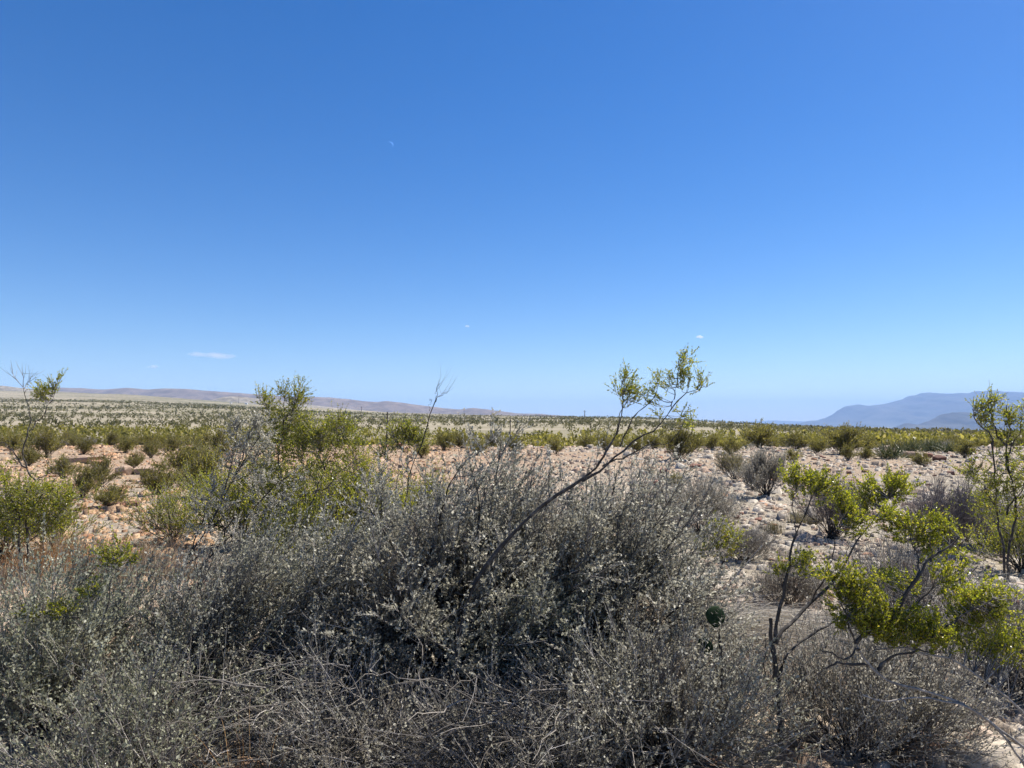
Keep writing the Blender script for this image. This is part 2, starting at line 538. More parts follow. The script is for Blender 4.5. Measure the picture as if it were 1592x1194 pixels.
ridge('hills', [(-200, 598), (0, 599.5), (30, 603), (60, 606.5), (110, 609.5), (150, 612), (200, 615), (240, 618), (300, 622), (330, 622.5), (347, 617), (362, 616), (390, 618.5), (430, 622), (470, 628), (520, 634), (600, 641), (660, 646)],
      4000, 700, H_PALE, 'pale sandy foothills below the brown hills', 11, 0.12, -60)
ridge('mountain', [(1150, 668), (1192, 663), (1250, 656), (1285, 650), (1300, 640), (1312, 631.5), (1320, 629.5), (1335, 629), (1352, 632), (1370, 627.5), (1400, 621.5), (1415, 615.5), (1435, 611), (1470, 611),
                   (1504, 611), (1515, 608), (1545, 607.5), (1570, 609), (1600, 611), (1700, 604), (1850, 622), (2000, 650)],
      16000, 3500, H_MTN, 'long blue flat topped mountain fading in haze at the right', 23, 0.5, -90, 300, 45, 0.9, 2.0)
ridge('mountain', [(1340, 672), (1380, 668), (1398, 661), (1408, 658), (1422, 661), (1440, 655), (1462, 645), (1478, 641), (1500, 642), (1522, 646), (1545, 638), (1565, 628), (1600, 632), (1700, 642), (1800, 660)],
      8200, 1100, H_MTN, 'lower darker blue ridge in front of the long mountain', 37, 0.5, -80, 240, 41, 0.9, 1.8)
ridge('mountain', [(900, 660), (1080, 657.5), (1110, 655), (1150, 656), (1200, 653.5), (1240, 655), (1320, 654), (1400, 657)],
      25000, 3000, H_MTN, 'very faint distant range low on the horizon', 51, 0.3, -90, 160, 25)


# ------------------------------------------------------------------ plant tools
class MB:
    def __init__(self):
        self.v, self.f, self.n = [], [], 0

    def add(self, V, Q):
        V = V.reshape(-1, 3)
        self.v.append(V); self.f.append(Q + self.n); self.n += len(V)

    def tubes(self, P, R, S=3):
        N, K, _ = P.shape
        T = unit(np.gradient(P, axis=1))
        ref = np.where(np.abs(T[..., 2:3]) > 0.9, np.array([1.0, 0, 0]), np.array([0, 0, 1.0]))
        a = unit(np.cross(T, ref)); b = np.cross(T, a)
        th = np.arange(S) * 2 * np.pi / S
        V = P[:, :, None] + R[..., None, None] * (np.cos(th)[:, None] * a[:, :, None] + np.sin(th)[:, None] * b[:, :, None])
        n = np.arange(N)[:, None, None]; k = np.arange(K - 1)[None, :, None]; s = np.arange(S)[None, None]
        s2 = (s + 1) % S
        b0 = n * K * S + k * S
        Q = np.stack([b0 + s, b0 + s2, b0 + S + s2, b0 + S + s], -1).reshape(-1, 4)
        self.add(V, Q)

    def ribbons(self, P, W, r):
        N, K, _ = P.shape
        T = unit(np.gradient(P, axis=1))
        side = unit(np.cross(T, unit(r.normal(size=(N, 1, 3)))))
        V = np.stack([P - side * W[..., None], P + side * W[..., None]], 2)
        n = np.arange(N)[:, None]; k = np.arange(K - 1)[None]
        b0 = (n * K + k) * 2
        Q = np.stack([b0, b0 + 1, b0 + 3, b0 + 2], -1).reshape(-1, 4)
        self.add(V, Q)

    def leaves(self, p, d, l, w, r):
        N = len(p)
        d = unit(d)
        s = unit(np.cross(d, unit(r.normal(size=(N, 3)))))
        nn = np.cross(d, s)
        l = l[:, None]; w = w[:, None]
        m = p + d * l * 0.5 + nn * l * 0.08
        V = np.stack([p, m + s * w * 0.5, p + d * l, m - s * w * 0.5], 1)
        self.add(V, np.arange(N * 4).reshape(N, 4))

    def mesh(self, name, mat):
        return mesh(name, np.concatenate(self.v), np.concatenate(self.f), mat)


def bez(p0, p1, p2, K):
    t = np.linspace(0, 1, K)[None, :, None]
    return (1 - t) ** 2 * p0[:, None] + 2 * t * (1 - t) * p1[:, None] + t * t * p2[:, None]


def wiggle(P, amp, r):
    N, K, _ = P.shape
    w = np.cumsum(r.normal(size=(N, K, 3)), axis=1)
    w = w - w[:, :1]
    w = w - np.linspace(0, 1, K)[None, :, None] * w[:, -1:]
    return P + w * amp


def sample(P, idx, t):
    K = P.shape[1]
    f = np.clip(t, 0, 0.9999) * (K - 1)
    i = f.astype(int); u = (f - i)[:, None]
    a, b = P[idx, i], P[idx, i + 1]
    return a + (b - a) * u, unit(b - a)


def kids(P, n, t0, t1, L, spread, up, K, r, wig=0.012, lean=(0, 0), sag=0.0):
    """n child shoots on every polyline"""
    N = len(P)
    idx = np.repeat(np.arange(N), n)
    t = r.uniform(t0, t1, len(idx))
    p, T = sample(P, idx, t)
    d = unit(T + spread * r.normal(size=p.shape) + np.array([lean[0], lean[1], up]))
    ln = r.uniform(L[0], L[1], len(idx))[:, None]
    mid = p + d * ln * 0.5
    end = p + d * ln + np.array([lean[0] * 0.3, lean[1] * 0.3, up * 0.5 - sag]) * ln
    return wiggle(bez(p, mid, end, K), wig * 1.0, r)


def leaf_on(mb, P, n, size, asp, r, t0=0.1, spread=0.9, up=0.2):
    N = len(P)
    idx = np.repeat(np.arange(N), n)
    t = r.uniform(t0, 1.0, len(idx))
    p, T = sample(P, idx, t)
    d = T + spread * r.normal(size=p.shape) + np.array([0, 0, up])
    l = size * r.uniform(0.6, 1.35, len(idx))
    mb.leaves(p, d, l, l * asp * r.uniform(0.8, 1.2, len(idx)), r)


def dome_targets(N, rx, ry, h, r, lean=(0, 0), emin=0.08, inner=0.6):
    phi = r.uniform(0, 2 * np.pi, N)
    s = r.uniform(math.sin(emin), 1, N) ** 0.8
    c = np.sqrt(1 - s * s)
    k = r.uniform(inner, 1.0, N)
    z = s * h * k
    return np.stack([rx * c * np.cos(phi) * k + lean[0] * z, ry * c * np.sin(phi) * k + lean[1] * z, z], -1)


def shrub_meshes(seed, rx, ry, h, nst, n1, n2, nl, leaf, asp, lean=(0, 0), L1=(0.18, 0.4), L2=(0.08, 0.2), r0=0.008,
                 mleaf='sage', mtwig='twig', mstem='bark_dark', stem_t=0.35, inner=0.6, K=9, spread1=0.45, spread2=0.5, up=0.35,
                 base_r=0.18, sides=3, wig=0.01, leaf_t0=0.1, twr=0.0016, emin=0.08, leaf_sp=0.8):
    r = np.random.default_rng(seed)
    tg = dome_targets(nst, rx, ry, h, r, lean, emin, inner)
    p0 = np.stack([r.normal(0, base_r * rx * 0.5, nst), r.normal(0, base_r * ry * 0.5, nst), np.full(nst, -0.05)], -1)
    p1 = p0 + (tg - p0) * 0.45 + np.array([0, 0, 0.16 * h]) + r.normal(0, 0.05 * h, (nst, 3))
    S0 = wiggle(bez(p0, p1, tg, K), wig * h, r)
    R0 = r0 * r.uniform(0.5, 1.25, nst)[:, None] * np.linspace(1, 0.22, K)[None]
    st = MB(); st.tubes(S0, R0, 4 if sides < 4 else sides)
    S1 = kids(S0, n1, stem_t, 1.0, L1, spread1, up, 4, r, wig * 0.4, lean)
    S1[..., 2] = np.maximum(S1[..., 2], 0.02)
    tw = MB(); tw.tubes(S1, np.linspace(1, 0.3, 4)[None] * r0 * 0.33 * r.uniform(0.7, 1.3, len(S1))[:, None], 3)
    lf = MB()
    if n2:
        S2 = kids(S1, n2, 0.15, 1.0, L2, spread2, up, 2, r, 0.0, lean)
        S2[..., 2] = np.maximum(S2[..., 2], 0.02)
        tw.tubes(S2, np.linspace(1, 0.4, 2)[None] * twr * np.ones((len(S2), 1)), 3)
        if nl: leaf_on(lf, S2, nl, leaf, asp, r, leaf_t0, leaf_sp)
    elif nl:
        leaf_on(lf, S1, nl, leaf, asp, r, leaf_t0)
    out = [('stems', st.mesh('stems', M[mstem])), ('twigs', tw.mesh('twigs', M[mtwig]))]
    if nl:
        out.append(('leaves', lf.mesh('leaves', M[mleaf])))
    return out


def put(name, label, cat, loc, parts, scale=1.0, rz=0.0, group=None, tilt=(0, 0)):
    o = thing(name, label, cat, loc, group)
    o.rotation_euler = (tilt[0], tilt[1], rz)
    o.scale = (scale,) * 3 if np.isscalar(scale) else scale
    for n, me in parts:
        p = obj(n, me, o)
        if n in ('leaves', 'twigs', 'stems', 'blades', 'dead_sticks', 'spines'):
            p['kind'] = 'stuff'
    return o


def base(px, Y):
    x = (px - 796) / F * Y
    return np.array([x, Y, float(gh(x, Y))])


# ------------------------------------------------------------------ foreground grey shrubs
def dead_fan(seed, n, centre_dir, spread, L, r0=0.006, z0=0.25, mat='dead', z1=0.02):
    """pale dead sticks lying fanned around the foot of a shrub"""
    r = np.random.default_rng(seed)
    a = centre_dir + r.normal(0, spread, n)
    ln = r.uniform(*L, n)
    p0 = np.stack([r.normal(0, .18, n), r.normal(0, .15, n), r.uniform(z1, z0, n)], -1)
    e = p0 + np.stack([np.cos(a) * ln, np.sin(a) * ln, r.uniform(-0.1, 0.18, n)], -1)
    e[:, 2] = np.maximum(e[:, 2], 0.01)
    m = (p0 + e) / 2 + np.stack([np.zeros(n), np.zeros(n), r.uniform(0.0, 0.2, n) * ln], -1)
    P = wiggle(bez(p0, m, e, 9), 0.014, r)
    mb = MB()
    mb.tubes(P, r0 * r.uniform(0.35, 1.0, n)[:, None] * np.linspace(1, .4, 9)[None], 4)
    C = kids(P, 3, 0.3, 0.95, (0.08, 0.28), 0.5, 0.05, 4, r, 0.004)
    mb.tubes(C, np.linspace(1, .4, 4)[None] * r0 * 0.35 * np.ones((len(C), 1)), 3)
    return mb.mesh('dead_sticks', M[mat])


GREY = 'grey leafed desert shrubs massed in the foreground'
m = shrub_meshes(101, 1.25, 0.95, 1.52, 190, 11, 6, 12, 0.019, 0.52, (0.16, 0), r0=0.011, spread1=0.55, spread2=0.5, leaf_sp=0.75, up=0.2, emin=0.02, inner=0.62, L1=(0.15, 0.32), L2=(0.06, 0.15), stem_t=0.48)
m.append(('dead_sticks', dead_fan(201, 30, math.radians(-125), 0.6, (0.5, 1.2))))
put('grey_shrub', 'large dense grey leafed shrub filling the centre foreground below the leaning creosote branch', 'shrub', base(712, 4.35), m, group=GREY)
m = shrub_meshes(102, 0.86, 0.9, 1.36, 140, 11, 6, 11, 0.018, 0.52, (0.18, 0.0), r0=0.011, spread1=0.55, spread2=0.5, leaf_sp=0.75, up=0.2, emin=0.02, inner=0.62, L1=(0.15, 0.32), L2=(0.06, 0.15), stem_t=0.48)
m.append(('dead_sticks', dead_fan(202, 40, math.radians(-100), 0.7, (0.4, 0.9))))
put('grey_shrub', 'dense grey leafed shrub behind the prickly pear pad, right of the leaning branch foot', 'shrub', base(915, 4.3), m, group=GREY)
m = shrub_meshes(103, 0.75, 0.75, 1.08, 80, 7, 5, 18, 0.0175, 0.52, (0.4, 0.05), r0=0.012, spread1=0.5, spread2=0.45, leaf_sp=0.7, up=0.25, emin=0.02, inner=0.5)
put('grey_shrub', 'grey shrub with bare dark leaning stems left of the big central shrub', 'shrub', base(470, 4.5), m, group=GREY)
m = shrub_meshes(104, 0.8, 0.75, 0.72, 75, 8, 6, 12, 0.018, 0.5, (0.12, 0), mleaf='sage_pale', r0=0.008)
put('sage_shrub', 'pale sage green shrub at the left edge of the foreground', 'shrub', base(110, 3.9), m, group=GREY)
m = shrub_meshes(105, 0.6, 0.45, 0.4, 36, 7, 5, 10, 0.016, 0.5, (0.15, 0), mleaf='sage_pale', r0=0.008)
m.append(('dead_sticks', dead_fan(205, 60, math.radians(-60), 1.6, (0.15, 0.5), 0.0034, 0.45, 'dead', 0.1)))
put('sage_shrub', 'low half dead sage shrub with pale arching sticks at the bottom left', 'shrub', base(270, 3.25), m, group=GREY)
m = shrub_meshes(106, 0.55, 0.45, 0.34, 60, 8, 6, 8, 0.016, 0.48, (0.1, 0), mleaf='grey_leaf', r0=0.006)
m.append(('dead_sticks', dead_fan(206, 26, math.radians(-90), 1.2, (0.3, 0.7), 0.004)))
put('grey_shrub', 'low grey twiggy shrub under the arching branches at the bottom right', 'shrub', base(1320, 3.55), m, group=GREY)
m = shrub_meshes(107, 0.4, 0.4, 0.4, 50, 8, 6, 9, 0.014, 0.45, (0.1, 0), mleaf='grey_leaf', r0=0.006)
put('grey_shrub', 'fine grey brown shrub cut by the right edge below the creosote leaves', 'shrub', base(1570, 4.3), m, group=GREY)
m = shrub_meshes(108, 0.55, 0.45, 0.42, 55, 8, 6, 9, 0.0165, 0.5, (0.1, -0.05), mleaf='sage', r0=0.007)
m.append(('dead_sticks', dead_fan(208, 40, math.radians(-80), 0.9, (0.3, 0.8), 0.005)))
put('grey_shrub', 'low leafy grey shrub at the bottom edge in front of the central shrub', 'shrub', base(1010, 3.45), m, group=GREY)
m = shrub_meshes(109, 0.3, 0.3, 0.2, 20, 6, 4, 10, 0.015, 0.5, (0.05, -0.05), mleaf='sage', r0=0.006)
m.append(('dead_sticks', dead_fan(209, 95, math.radians(-158), 0.7, (0.2, 0.6), 0.0055, 0.4, 'dead', 0.08)))
put('dead_shrub', 'collapsed dead shrub of pale fanned sticks at the bottom centre', 'dead shrub', base(860, 3.3), m, group=GREY)
m = shrub_meshes(110, 0.6, 0.6, 0.92, 70, 8, 5, 10, 0.0175, 0.5, (0.3, 0.0), mleaf='sage', r0=0.009)
put('grey_shrub', 'slanting grey shrub between the pale sage shrub and the dark leaning stems', 'shrub', base(330, 4.1), m, group=GREY)


m = shrub_meshes(112, 0.6, 0.45, 0.36, 50, 6, 5, 7, 0.0145, 0.5, (0.0, -0.05), mleaf='sage', r0=0.006, emin=0.02, inner=0.4, up=0.15)
m.append(('dead_sticks', dead_fan(212, 60, math.radians(-150), 0.9, (0.2, 0.55), 0.004, 0.5, 'dead', 0.1)))
put('grey_shrub', 'low tangled grey shrub full of dry twigs at the bottom edge left of centre', 'shrub', base(530, 3.35), m, group=GREY)
m = shrub_meshes(113, 0.5, 0.4, 0.34, 40, 6, 5, 7, 0.0145, 0.5, (0.0, -0.05), mleaf='sage', r0=0.006, emin=0.02, inner=0.4, up=0.15)
put('grey_shrub', 'low grey shrub at the bottom edge under the middle of the central shrub', 'shrub', base(760, 3.3), m, group=GREY)

# ------------------------------------------------------------------ hand placed creosotes
def poly(pts, Y, K=14, jit=0.0, r=None):
    """smooth polyline through photo pixels; a third value in a point shifts its depth"""
    P = np.array([at(p[0], p[1], Y + (p[2] if len(p) > 2 else 0.0)) for p in pts])
    s = np.concatenate([[0], np.cumsum(np.linalg.norm(np.diff(P, axis=0), axis=1))])
    u = np.linspace(0, s[-1], K)
    Q = np.stack([np.interp(u, s, P[:, i]) for i in range(3)], -1)
    for _ in range(1):
        Q[1:-1] = 0.25 * Q[:-2] + 0.5 * Q[1:-1] + 0.25 * Q[2:]
    if r is not None and jit:
        Q = wiggle(Q[None], jit, r)[0]
        Q[0] = P[0]
    return Q


def creosote(name, label, Y, basepx, trunks, branches, clumps, seed, leaf=0.011, mleaf='creosote', bark='bark_creo', group=None, twigs_per=1.0, cat='creosote bush', bare=None, twr=0.0028, trunk_bark=None, rad=1.0):
    r = np.random.default_rng(seed)
    b = base(basepx, Y)
    root = thing(name, label, cat, b, group)
    allp = []
    for kind, lst in (('trunk', trunks), ('branch', branches)):
        for pts, r0, r1 in lst:
            r0, r1 = r0 * .78 * rad, r1 * .8 * rad
            Q = poly(pts, Y, 16, 0.0065 * Y / 4, r)
            allp.append(Q)
            mb = MB()
            mb.tubes((Q - b)[None], (np.linspace(r0, r1, 16) * (1 + 0.16 * r.normal(size=16)))[None], 6)
            obj(kind, mb.mesh(kind, M[trunk_bark if (trunk_bark and kind == 'trunk') else bark]), root)
    A = np.concatenate(allp)
    tw, lf = MB(), MB()
    for (px, py, rx, ry, n, *dz) in clumps:
        c = at(px, py, Y + (dz[0] if dz else 0.0))
        k = Y / F
        n = max(3, int(n * twigs_per * 1.2))
        e = c + np.clip(r.normal(size=(n, 3)), -1.8, 1.8) * np.array([rx * k, max(rx, ry) * k, ry * k]) * 0.8
        # each twig starts at a point of the branches below and near
        dist = np.linalg.norm(A[None] - e[:, None], axis=2) + 0.6 * np.maximum(0, A[None, :, 2] - e[:, None, 2])
        st = A[np.argmin(dist + r.uniform(0, 0.04 * Y / 4, dist.shape), axis=1)]
        mid = (st + e) / 2 + r.normal(0, 0.015 * Y / 4, (n, 3)) - np.array([0, 0, 0.01])
        P = bez(st, mid, e, 5)
        tw.tubes(P - b, np.linspace(twr, twr * 0.4, 5)[None] * np.ones((n, 1)), 3)
        L = kids(P, 4, 0.55, 1.0, (0.03 * Y / 4, 0.085 * Y / 4), 0.6, 0.45, 2, r, 0.0)
        tw.tubes(L - b, np.linspace(twr * 0.5, twr * 0.25, 2)[None] * np.ones((len(L), 1)), 3)
        leaf_on(lf, L - b, 14, leaf * 0.88, 0.55, r, 0.0, 0.8, 0.35)
    if bare:
        for pts, r0 in bare:
            Q = poly(pts, Y, 10, 0.004, r)
            tw.tubes((Q - b)[None], np.linspace(r0, r0 * 0.35, 10)[None], 4)
            C = kids(Q[None], 7, 0.3, 1.0, (0.05, 0.16), 0.45, 0.3, 4, r, 0.003)
            tw.tubes(C - b, np.linspace(r0 * .5, r0 * 0.2, 4)[None] * np.ones((len(C), 1)), 3)
    o = obj('twigs', tw.mesh('twigs', M['twig']), root); o['kind'] = 'stuff'
    if lf.n:
        o = obj('leaves', lf.mesh('leaves', M[mleaf]), root); o['kind'] = 'stuff'
    return root


creosote('grey_shrub', 'sparse grey shrub with dark stems slanting up right, left of the central shrub', 4.6, 262,
         [([(262, 1036), (275, 900), (294, 857), (326, 821), (357, 751), (385, 705), (409, 672)], 0.013, 0.004), ([(270, 1036), (300, 905), (350, 845), (395, 800), (425, 762), (450, 740)], 0.012, 0.004)],
         [([(345, 778), (360, 725), (366, 690), (362, 660)], 0.007, 0.002), ([(366, 735), (382, 690), (398, 655)], 0.007, 0.002), ([(372, 725), (400, 705), (425, 690)], 0.006, 0.002), ([(326, 821), (352, 790), (372, 765)], 0.006, 0.002),
          ([(300, 850), (308, 800), (330, 760)], 0.005, 0.002), ([(395, 800), (420, 790), (452, 770)], 0.006, 0.002), ([(285, 880), (330, 850), (380, 835)], 0.007, 0.003), ([(350, 845), (360, 800), (380, 770)], 0.006, 0.002),
          ([(357, 751), (392, 735), (415, 725)], 0.005, 0.002)],
         [(364, 668, 10, 14, 14), (384, 680, 16, 14, 18), (400, 662, 12, 10, 14), (412, 680, 14, 10, 12), (390, 705, 20, 16, 20), (366, 720, 14, 18, 14), (415, 705, 14, 12, 12), (345, 760, 18, 20, 14), (320, 790, 20, 20, 14), (400, 740, 22, 12, 14), (440, 755, 18, 14, 14), (420, 785, 24, 14, 16), (370, 800, 26, 20, 18), (320, 840, 26, 18, 16), (380, 840, 30, 14, 16)],
         311, 0.016, 'sage', 'bark_dark', twr=0.0026, cat='shrub', group=GREY, twigs_per=0.6)
# the branch that leans out of the central shrub
creosote('creosote_bush', 'creosote with long dark trunk leaning right out of the central grey shrub against the sky', 3.7, 690,
         [([(690, 1128), (735, 905, -.02), (805, 816), (863, 771), (900, 751), (918, 735)], 0.024, 0.015)],
         [([(918, 735), (935, 705), (948, 688), (958, 668), (963, 650), (966, 623), (964, 603), (970, 586)], 0.010, 0.0025),
          ([(922, 732), (940, 700), (953, 682, .05), (962, 660, .1), (972, 630, .12), (985, 612, .12)], 0.008, 0.002),
          ([(905, 749), (936, 725), (968, 691), (1011, 671), (1031, 648), (1045, 628), (1060, 615), (1078, 608), (1095, 601)], 0.013, 0.0025),
          ([(1043, 631), (1050, 610), (1056, 590), (1057, 570), (1057, 553)], 0.006, 0.002),
          ([(964, 694), (978, 672, -.06), (991, 658, -.1), (1003, 648, -.12), (1013, 635, -.12), (1022, 615, -.1), (1024, 596, -.1)], 0.008, 0.002),
          ([(936, 725), (961, 718), (991, 704, -.1), (1023, 697, -.15), (1042, 690, -.2), (1058, 676, -.2), (1066, 650, -.2)], 0.008, 0.002),
          ([(985, 706), (1003, 694, .1), (1020, 680, .15), (1046, 668, .15), (1074, 658, .15)], 0.005, 0.002)],
         [(975, 596, 13, 14, 22), (968, 606, 9, 12, 14), (984, 612, 12, 10, 16), (993, 622, 11, 8, 12), (1062, 566, 7, 13, 14), (1066, 580, 8, 9, 12), (1060, 590, 7, 8, 7),
          (1085, 590, 9, 6, 8), (1090, 602, 8, 4, 7), (1024, 597, 6, 8, 8), (1013, 613, 7, 7, 7), (1035, 600, 8, 6, 7), (1042, 588, 5, 6, 5), (1021, 640, 8, 8, 6),
          (1060, 650, 9, 7, 8), (1075, 660, 7, 8, 7), (1008, 630, 7, 8, 5), (1055, 602, 8, 5, 6)],
         301, 0.0105, twigs_per=0.6, twr=0.0016, rad=0.72)

# right foreground creosotes
creosote('creosote_bush', 'creosote with forked dark trunk and bright yellow green tips in the right foreground', 3.4, 1212,
         [([(1216, 1172), (1212, 1151), (1207, 1077), (1204, 1018), (1200, 985), (1198, 962)], 0.020, 0.012)],
         [([(1206, 1000), (1209, 982), (1216, 938), (1228, 884), (1237, 840), (1246, 815), (1258, 793), (1263, 770)], 0.012, 0.003),
          ([(1206, 1000), (1212, 985), (1235, 962, .1), (1261, 938, .15), (1287, 911, .2), (1320, 873, .25), (1336, 835, .3), (1367, 796, .3), (1382, 774, .3)], 0.013, 0.003),
          ([(1209, 1085), (1215, 1035), (1222, 1012), (1240, 1000, .1), (1275, 980, .15), (1320, 950, .25)], 0.010, 0.004),
          ([(1262, 936, .15), (1280, 900, .1), (1290, 860), (1300, 830), (1310, 805)], 0.005, 0.002),
          ([(1240, 832), (1236, 800), (1238, 760)], 0.004, 0.002),
          ([(1196, 1075), (1192, 1020), (1190, 985)], 0.005, 0.002),
          ([(1300, 897, .2), (1312, 870, .25), (1318, 845, .3)], 0.005, 0.002)],
         [(1236, 742, 12, 12, 14), (1258, 740, 16, 9, 14), (1282, 752, 14, 10, 16), (1297, 776, 13, 12, 18), (1316, 797, 13, 12, 20), (1336, 818, 14, 12, 20), (1268, 765, 12, 12, 10),
          (1341, 752, 12, 14, 16, .3), (1360, 770, 14, 14, 16, .3), (1388, 752, 14, 12, 18, .3), (1408, 757, 16, 12, 20, .3), (1380, 778, 14, 8, 12, .3), (1342, 785, 10, 10, 8, .3),
          (1215, 885, 9, 8, 7), (1246, 880, 10, 14, 10), (1252, 870, 6, 8, 5), (1250, 770, 14, 14, 8)],
         302, 0.0125, twr=0.002)
creosote('creosote_bush', 'creosote with arching pale branches rooted at the bottom right corner, dense lime green clumps', 3.15, 1560,
         [([(1600, 1205), (1581, 1172), (1554, 1140), (1513, 1108), (1462, 1091), (1409, 1088), (1364, 1092), (1340, 1080)], 0.008, 0.004),
          ([(1625, 1200), (1592, 1160), (1557, 1128), (1513, 1095), (1462, 1074), (1409, 1064), (1385, 1060), (1355, 1037), (1330, 1000)], 0.010, 0.006),
          ([(1640, 1190), (1592, 1104), (1557, 1074), (1513, 1042), (1474, 1021), (1444, 1017), (1400, 1004), (1360, 1010)], 0.007, 0.004)],
         [([(1355, 1037), (1326, 1036), (1290, 1040), (1265, 1052)], 0.008, 0.003),
          ([(1365, 1042), (1397, 1015), (1430, 1008), (1470, 1015)], 0.009, 0.003),
          ([(1330, 1000), (1322, 985), (1312, 950), (1296, 905), (1292, 888)], 0.006, 0.002),
          ([(1330, 1000), (1345, 985), (1370, 970), (1393, 947), (1420, 910), (1447, 874), (1470, 851), (1492, 835)], 0.013, 0.004),
          ([(1390, 1000), (1411, 960, .1), (1453, 913, .15), (1489, 902, .2), (1520, 880, .25)], 0.010, 0.003),
          ([(1420, 1008), (1460, 985), (1500, 960), (1545, 930)], 0.008, 0.003),
          ([(1424, 905), (1430, 870, .1), (1415, 835, .15), (1405, 810, .2)], 0.005, 0.002),
          ([(1447, 874), (1445, 850), (1440, 825)], 0.004, 0.002),
          ([(1336, 1010), (1300, 1020, -.1), (1275, 1010, -.15)], 0.006, 0.003)],
         [(1295, 893, 12, 14, 16), (1312, 912, 16, 14, 26), (1330, 930, 20, 18, 40), (1345, 905, 14, 18, 22), (1352, 950, 24, 18, 50), (1380, 970, 26, 16, 50), (1345, 975, 22, 14, 36), (1410, 982, 20, 12, 36),
          (1425, 965, 12, 14, 16), (1445, 980, 16, 14, 26), (1465, 995, 16, 12, 26), (1320, 962, 14, 14, 16), (1395, 995, 16, 8, 14),
          (1495, 930, 18, 18, 30, .1), (1525, 950, 24, 18, 44, .1), (1555, 975, 24, 16, 40, .1), (1500, 970, 18, 18, 30, .1), (1535, 1000, 22, 12, 26, .1), (1580, 990, 16, 16, 20, .1), (1550, 925, 20, 14, 24, .1),
          (1395, 815, 18, 14, 24, .2), (1420, 830, 20, 14, 26, .2), (1450, 820, 16, 16, 22, .1), (1470, 838, 14, 14, 18, .1), (1440, 850, 16, 10, 14, .1), (1380, 800, 14, 12, 12, .2),
          (1405, 905, 18, 12, 14, .2), (1465, 890, 16, 12, 14, .1), (1370, 890, 14, 14, 10, .1), (1485, 870, 12, 14, 10, .1)],
         303, 0.0125, trunk_bark='bark_pale', twigs_per=0.9, twr=0.0018)
creosote('creosote_bush', 'tall olive creosote at the right edge with open tips against the blue mountain', 6.6, 1565,
         [([(1562, 905), (1556, 800), (1549, 740), (1543, 696)], 0.013, 0.009), ([(1566, 905), (1570, 800), (1567, 740), (1565, 692)], 0.013, 0.009)],
         [([(1543, 696), (1535, 677), (1517, 654), (1512, 636)], 0.011, 0.003), ([(1565, 692), (1560, 679), (1548, 654), (1540, 638), (1542, 614)], 0.012, 0.003),
          ([(1565, 692), (1570, 665), (1566, 650), (1565, 630)], 0.009, 0.003), ([(1567, 720), (1580, 680), (1584, 654), (1592, 640)], 0.009, 0.003),
          ([(1556, 800), (1535, 770), (1520, 745), (1512, 730)], 0.010, 0.003), ([(1566, 800), (1590, 760), (1600, 720)], 0.012, 0.003), ([(1568, 830), (1545, 800), (1530, 790)], 0.008, 0.003)],
         [(1516, 633, 6, 7, 8), (1523, 640, 6, 6, 8), (1528, 634, 5, 4, 5), (1543, 620, 5, 5, 8), (1541, 631, 7, 5, 8), (1545, 637, 5, 4, 5), (1530, 650, 8, 5, 9), (1538, 650, 5, 5, 5), (1528, 660, 5, 6, 6), (1545, 667, 7, 5, 6),
          (1567, 644, 5, 5, 7), (1573, 648, 6, 4, 6), (1568, 655, 4, 4, 4), (1582, 650, 6, 4, 6), (1590, 637, 5, 5, 4), (1578, 662, 6, 6, 6), (1550, 680, 8, 8, 7), (1585, 680, 14, 14, 16), (1560, 712, 20, 12, 16),
          (1520, 738, 14, 10, 20), (1535, 755, 16, 12, 24), (1548, 775, 16, 12, 24), (1580, 735, 16, 20, 30), (1575, 770, 18, 16, 28), (1590, 800, 14, 20, 20), (1530, 790, 14, 10, 14), (1510, 730, 8, 8, 8)],
         304, 0.018, 'creosote', twr=0.004, twigs_per=0.62)
# left edge creosote
creosote('creosote_bush', 'creosote at the left edge with bare grey fork and sparse tips above the plain', 7.2, 44,
         [([(44, 902), (44, 836), (44, 784), (41, 765), (56, 747)], 0.016, 0.011), ([(36, 902), (34, 840), (30, 800), (12, 770)], 0.013, 0.008)],
         [([(56, 747), (65, 730), (72, 718)], 0.008, 0.003), ([(56, 747), (42, 727), (35, 706), (44, 673), (46, 648), (45, 629), (40, 608), (36, 600)], 0.013, 0.003),
          ([(42, 727), (30, 712), (20, 703), (0, 688)], 0.011, 0.004), ([(45, 670), (54, 657), (68, 642), (75, 623), (80, 608), (87, 600)], 0.009, 0.003),
          ([(44, 784), (65, 775), (90, 762)], 0.008, 0.003), ([(44, 800), (20, 775), (-5, 760)], 0.01, 0.004), ([(44, 820), (75, 800), (100, 790)], 0.007, 0.003)],
         [(67, 615, 7, 6, 10), (60, 612, 6, 5, 6), (80, 604, 4, 5, 6), (92, 594, 3, 4, 3), (10, 765, 22, 20, 46), (24, 790, 18, 18, 36), (5, 805, 20, 20, 34), (60, 775, 14, 14, 24), (85, 770, 18, 12, 30), (100, 785, 14, 12, 20), (72, 800, 18, 14, 28), (20, 825, 22, 14, 26), (0, 735, 12, 12, 12), (90, 810, 12, 10, 10)],
         305, 0.019, 'creosote', twr=0.003, twigs_per=1.0,
         bare=[([(38, 604), (26, 592), (20, 580), (19, 575)], 0.004), ([(36, 601), (35, 590), (36, 579)], 0.004), ([(38, 604), (45, 594), (51, 584)], 0.004), ([(82, 606), (88, 598), (93, 592)], 0.003)])
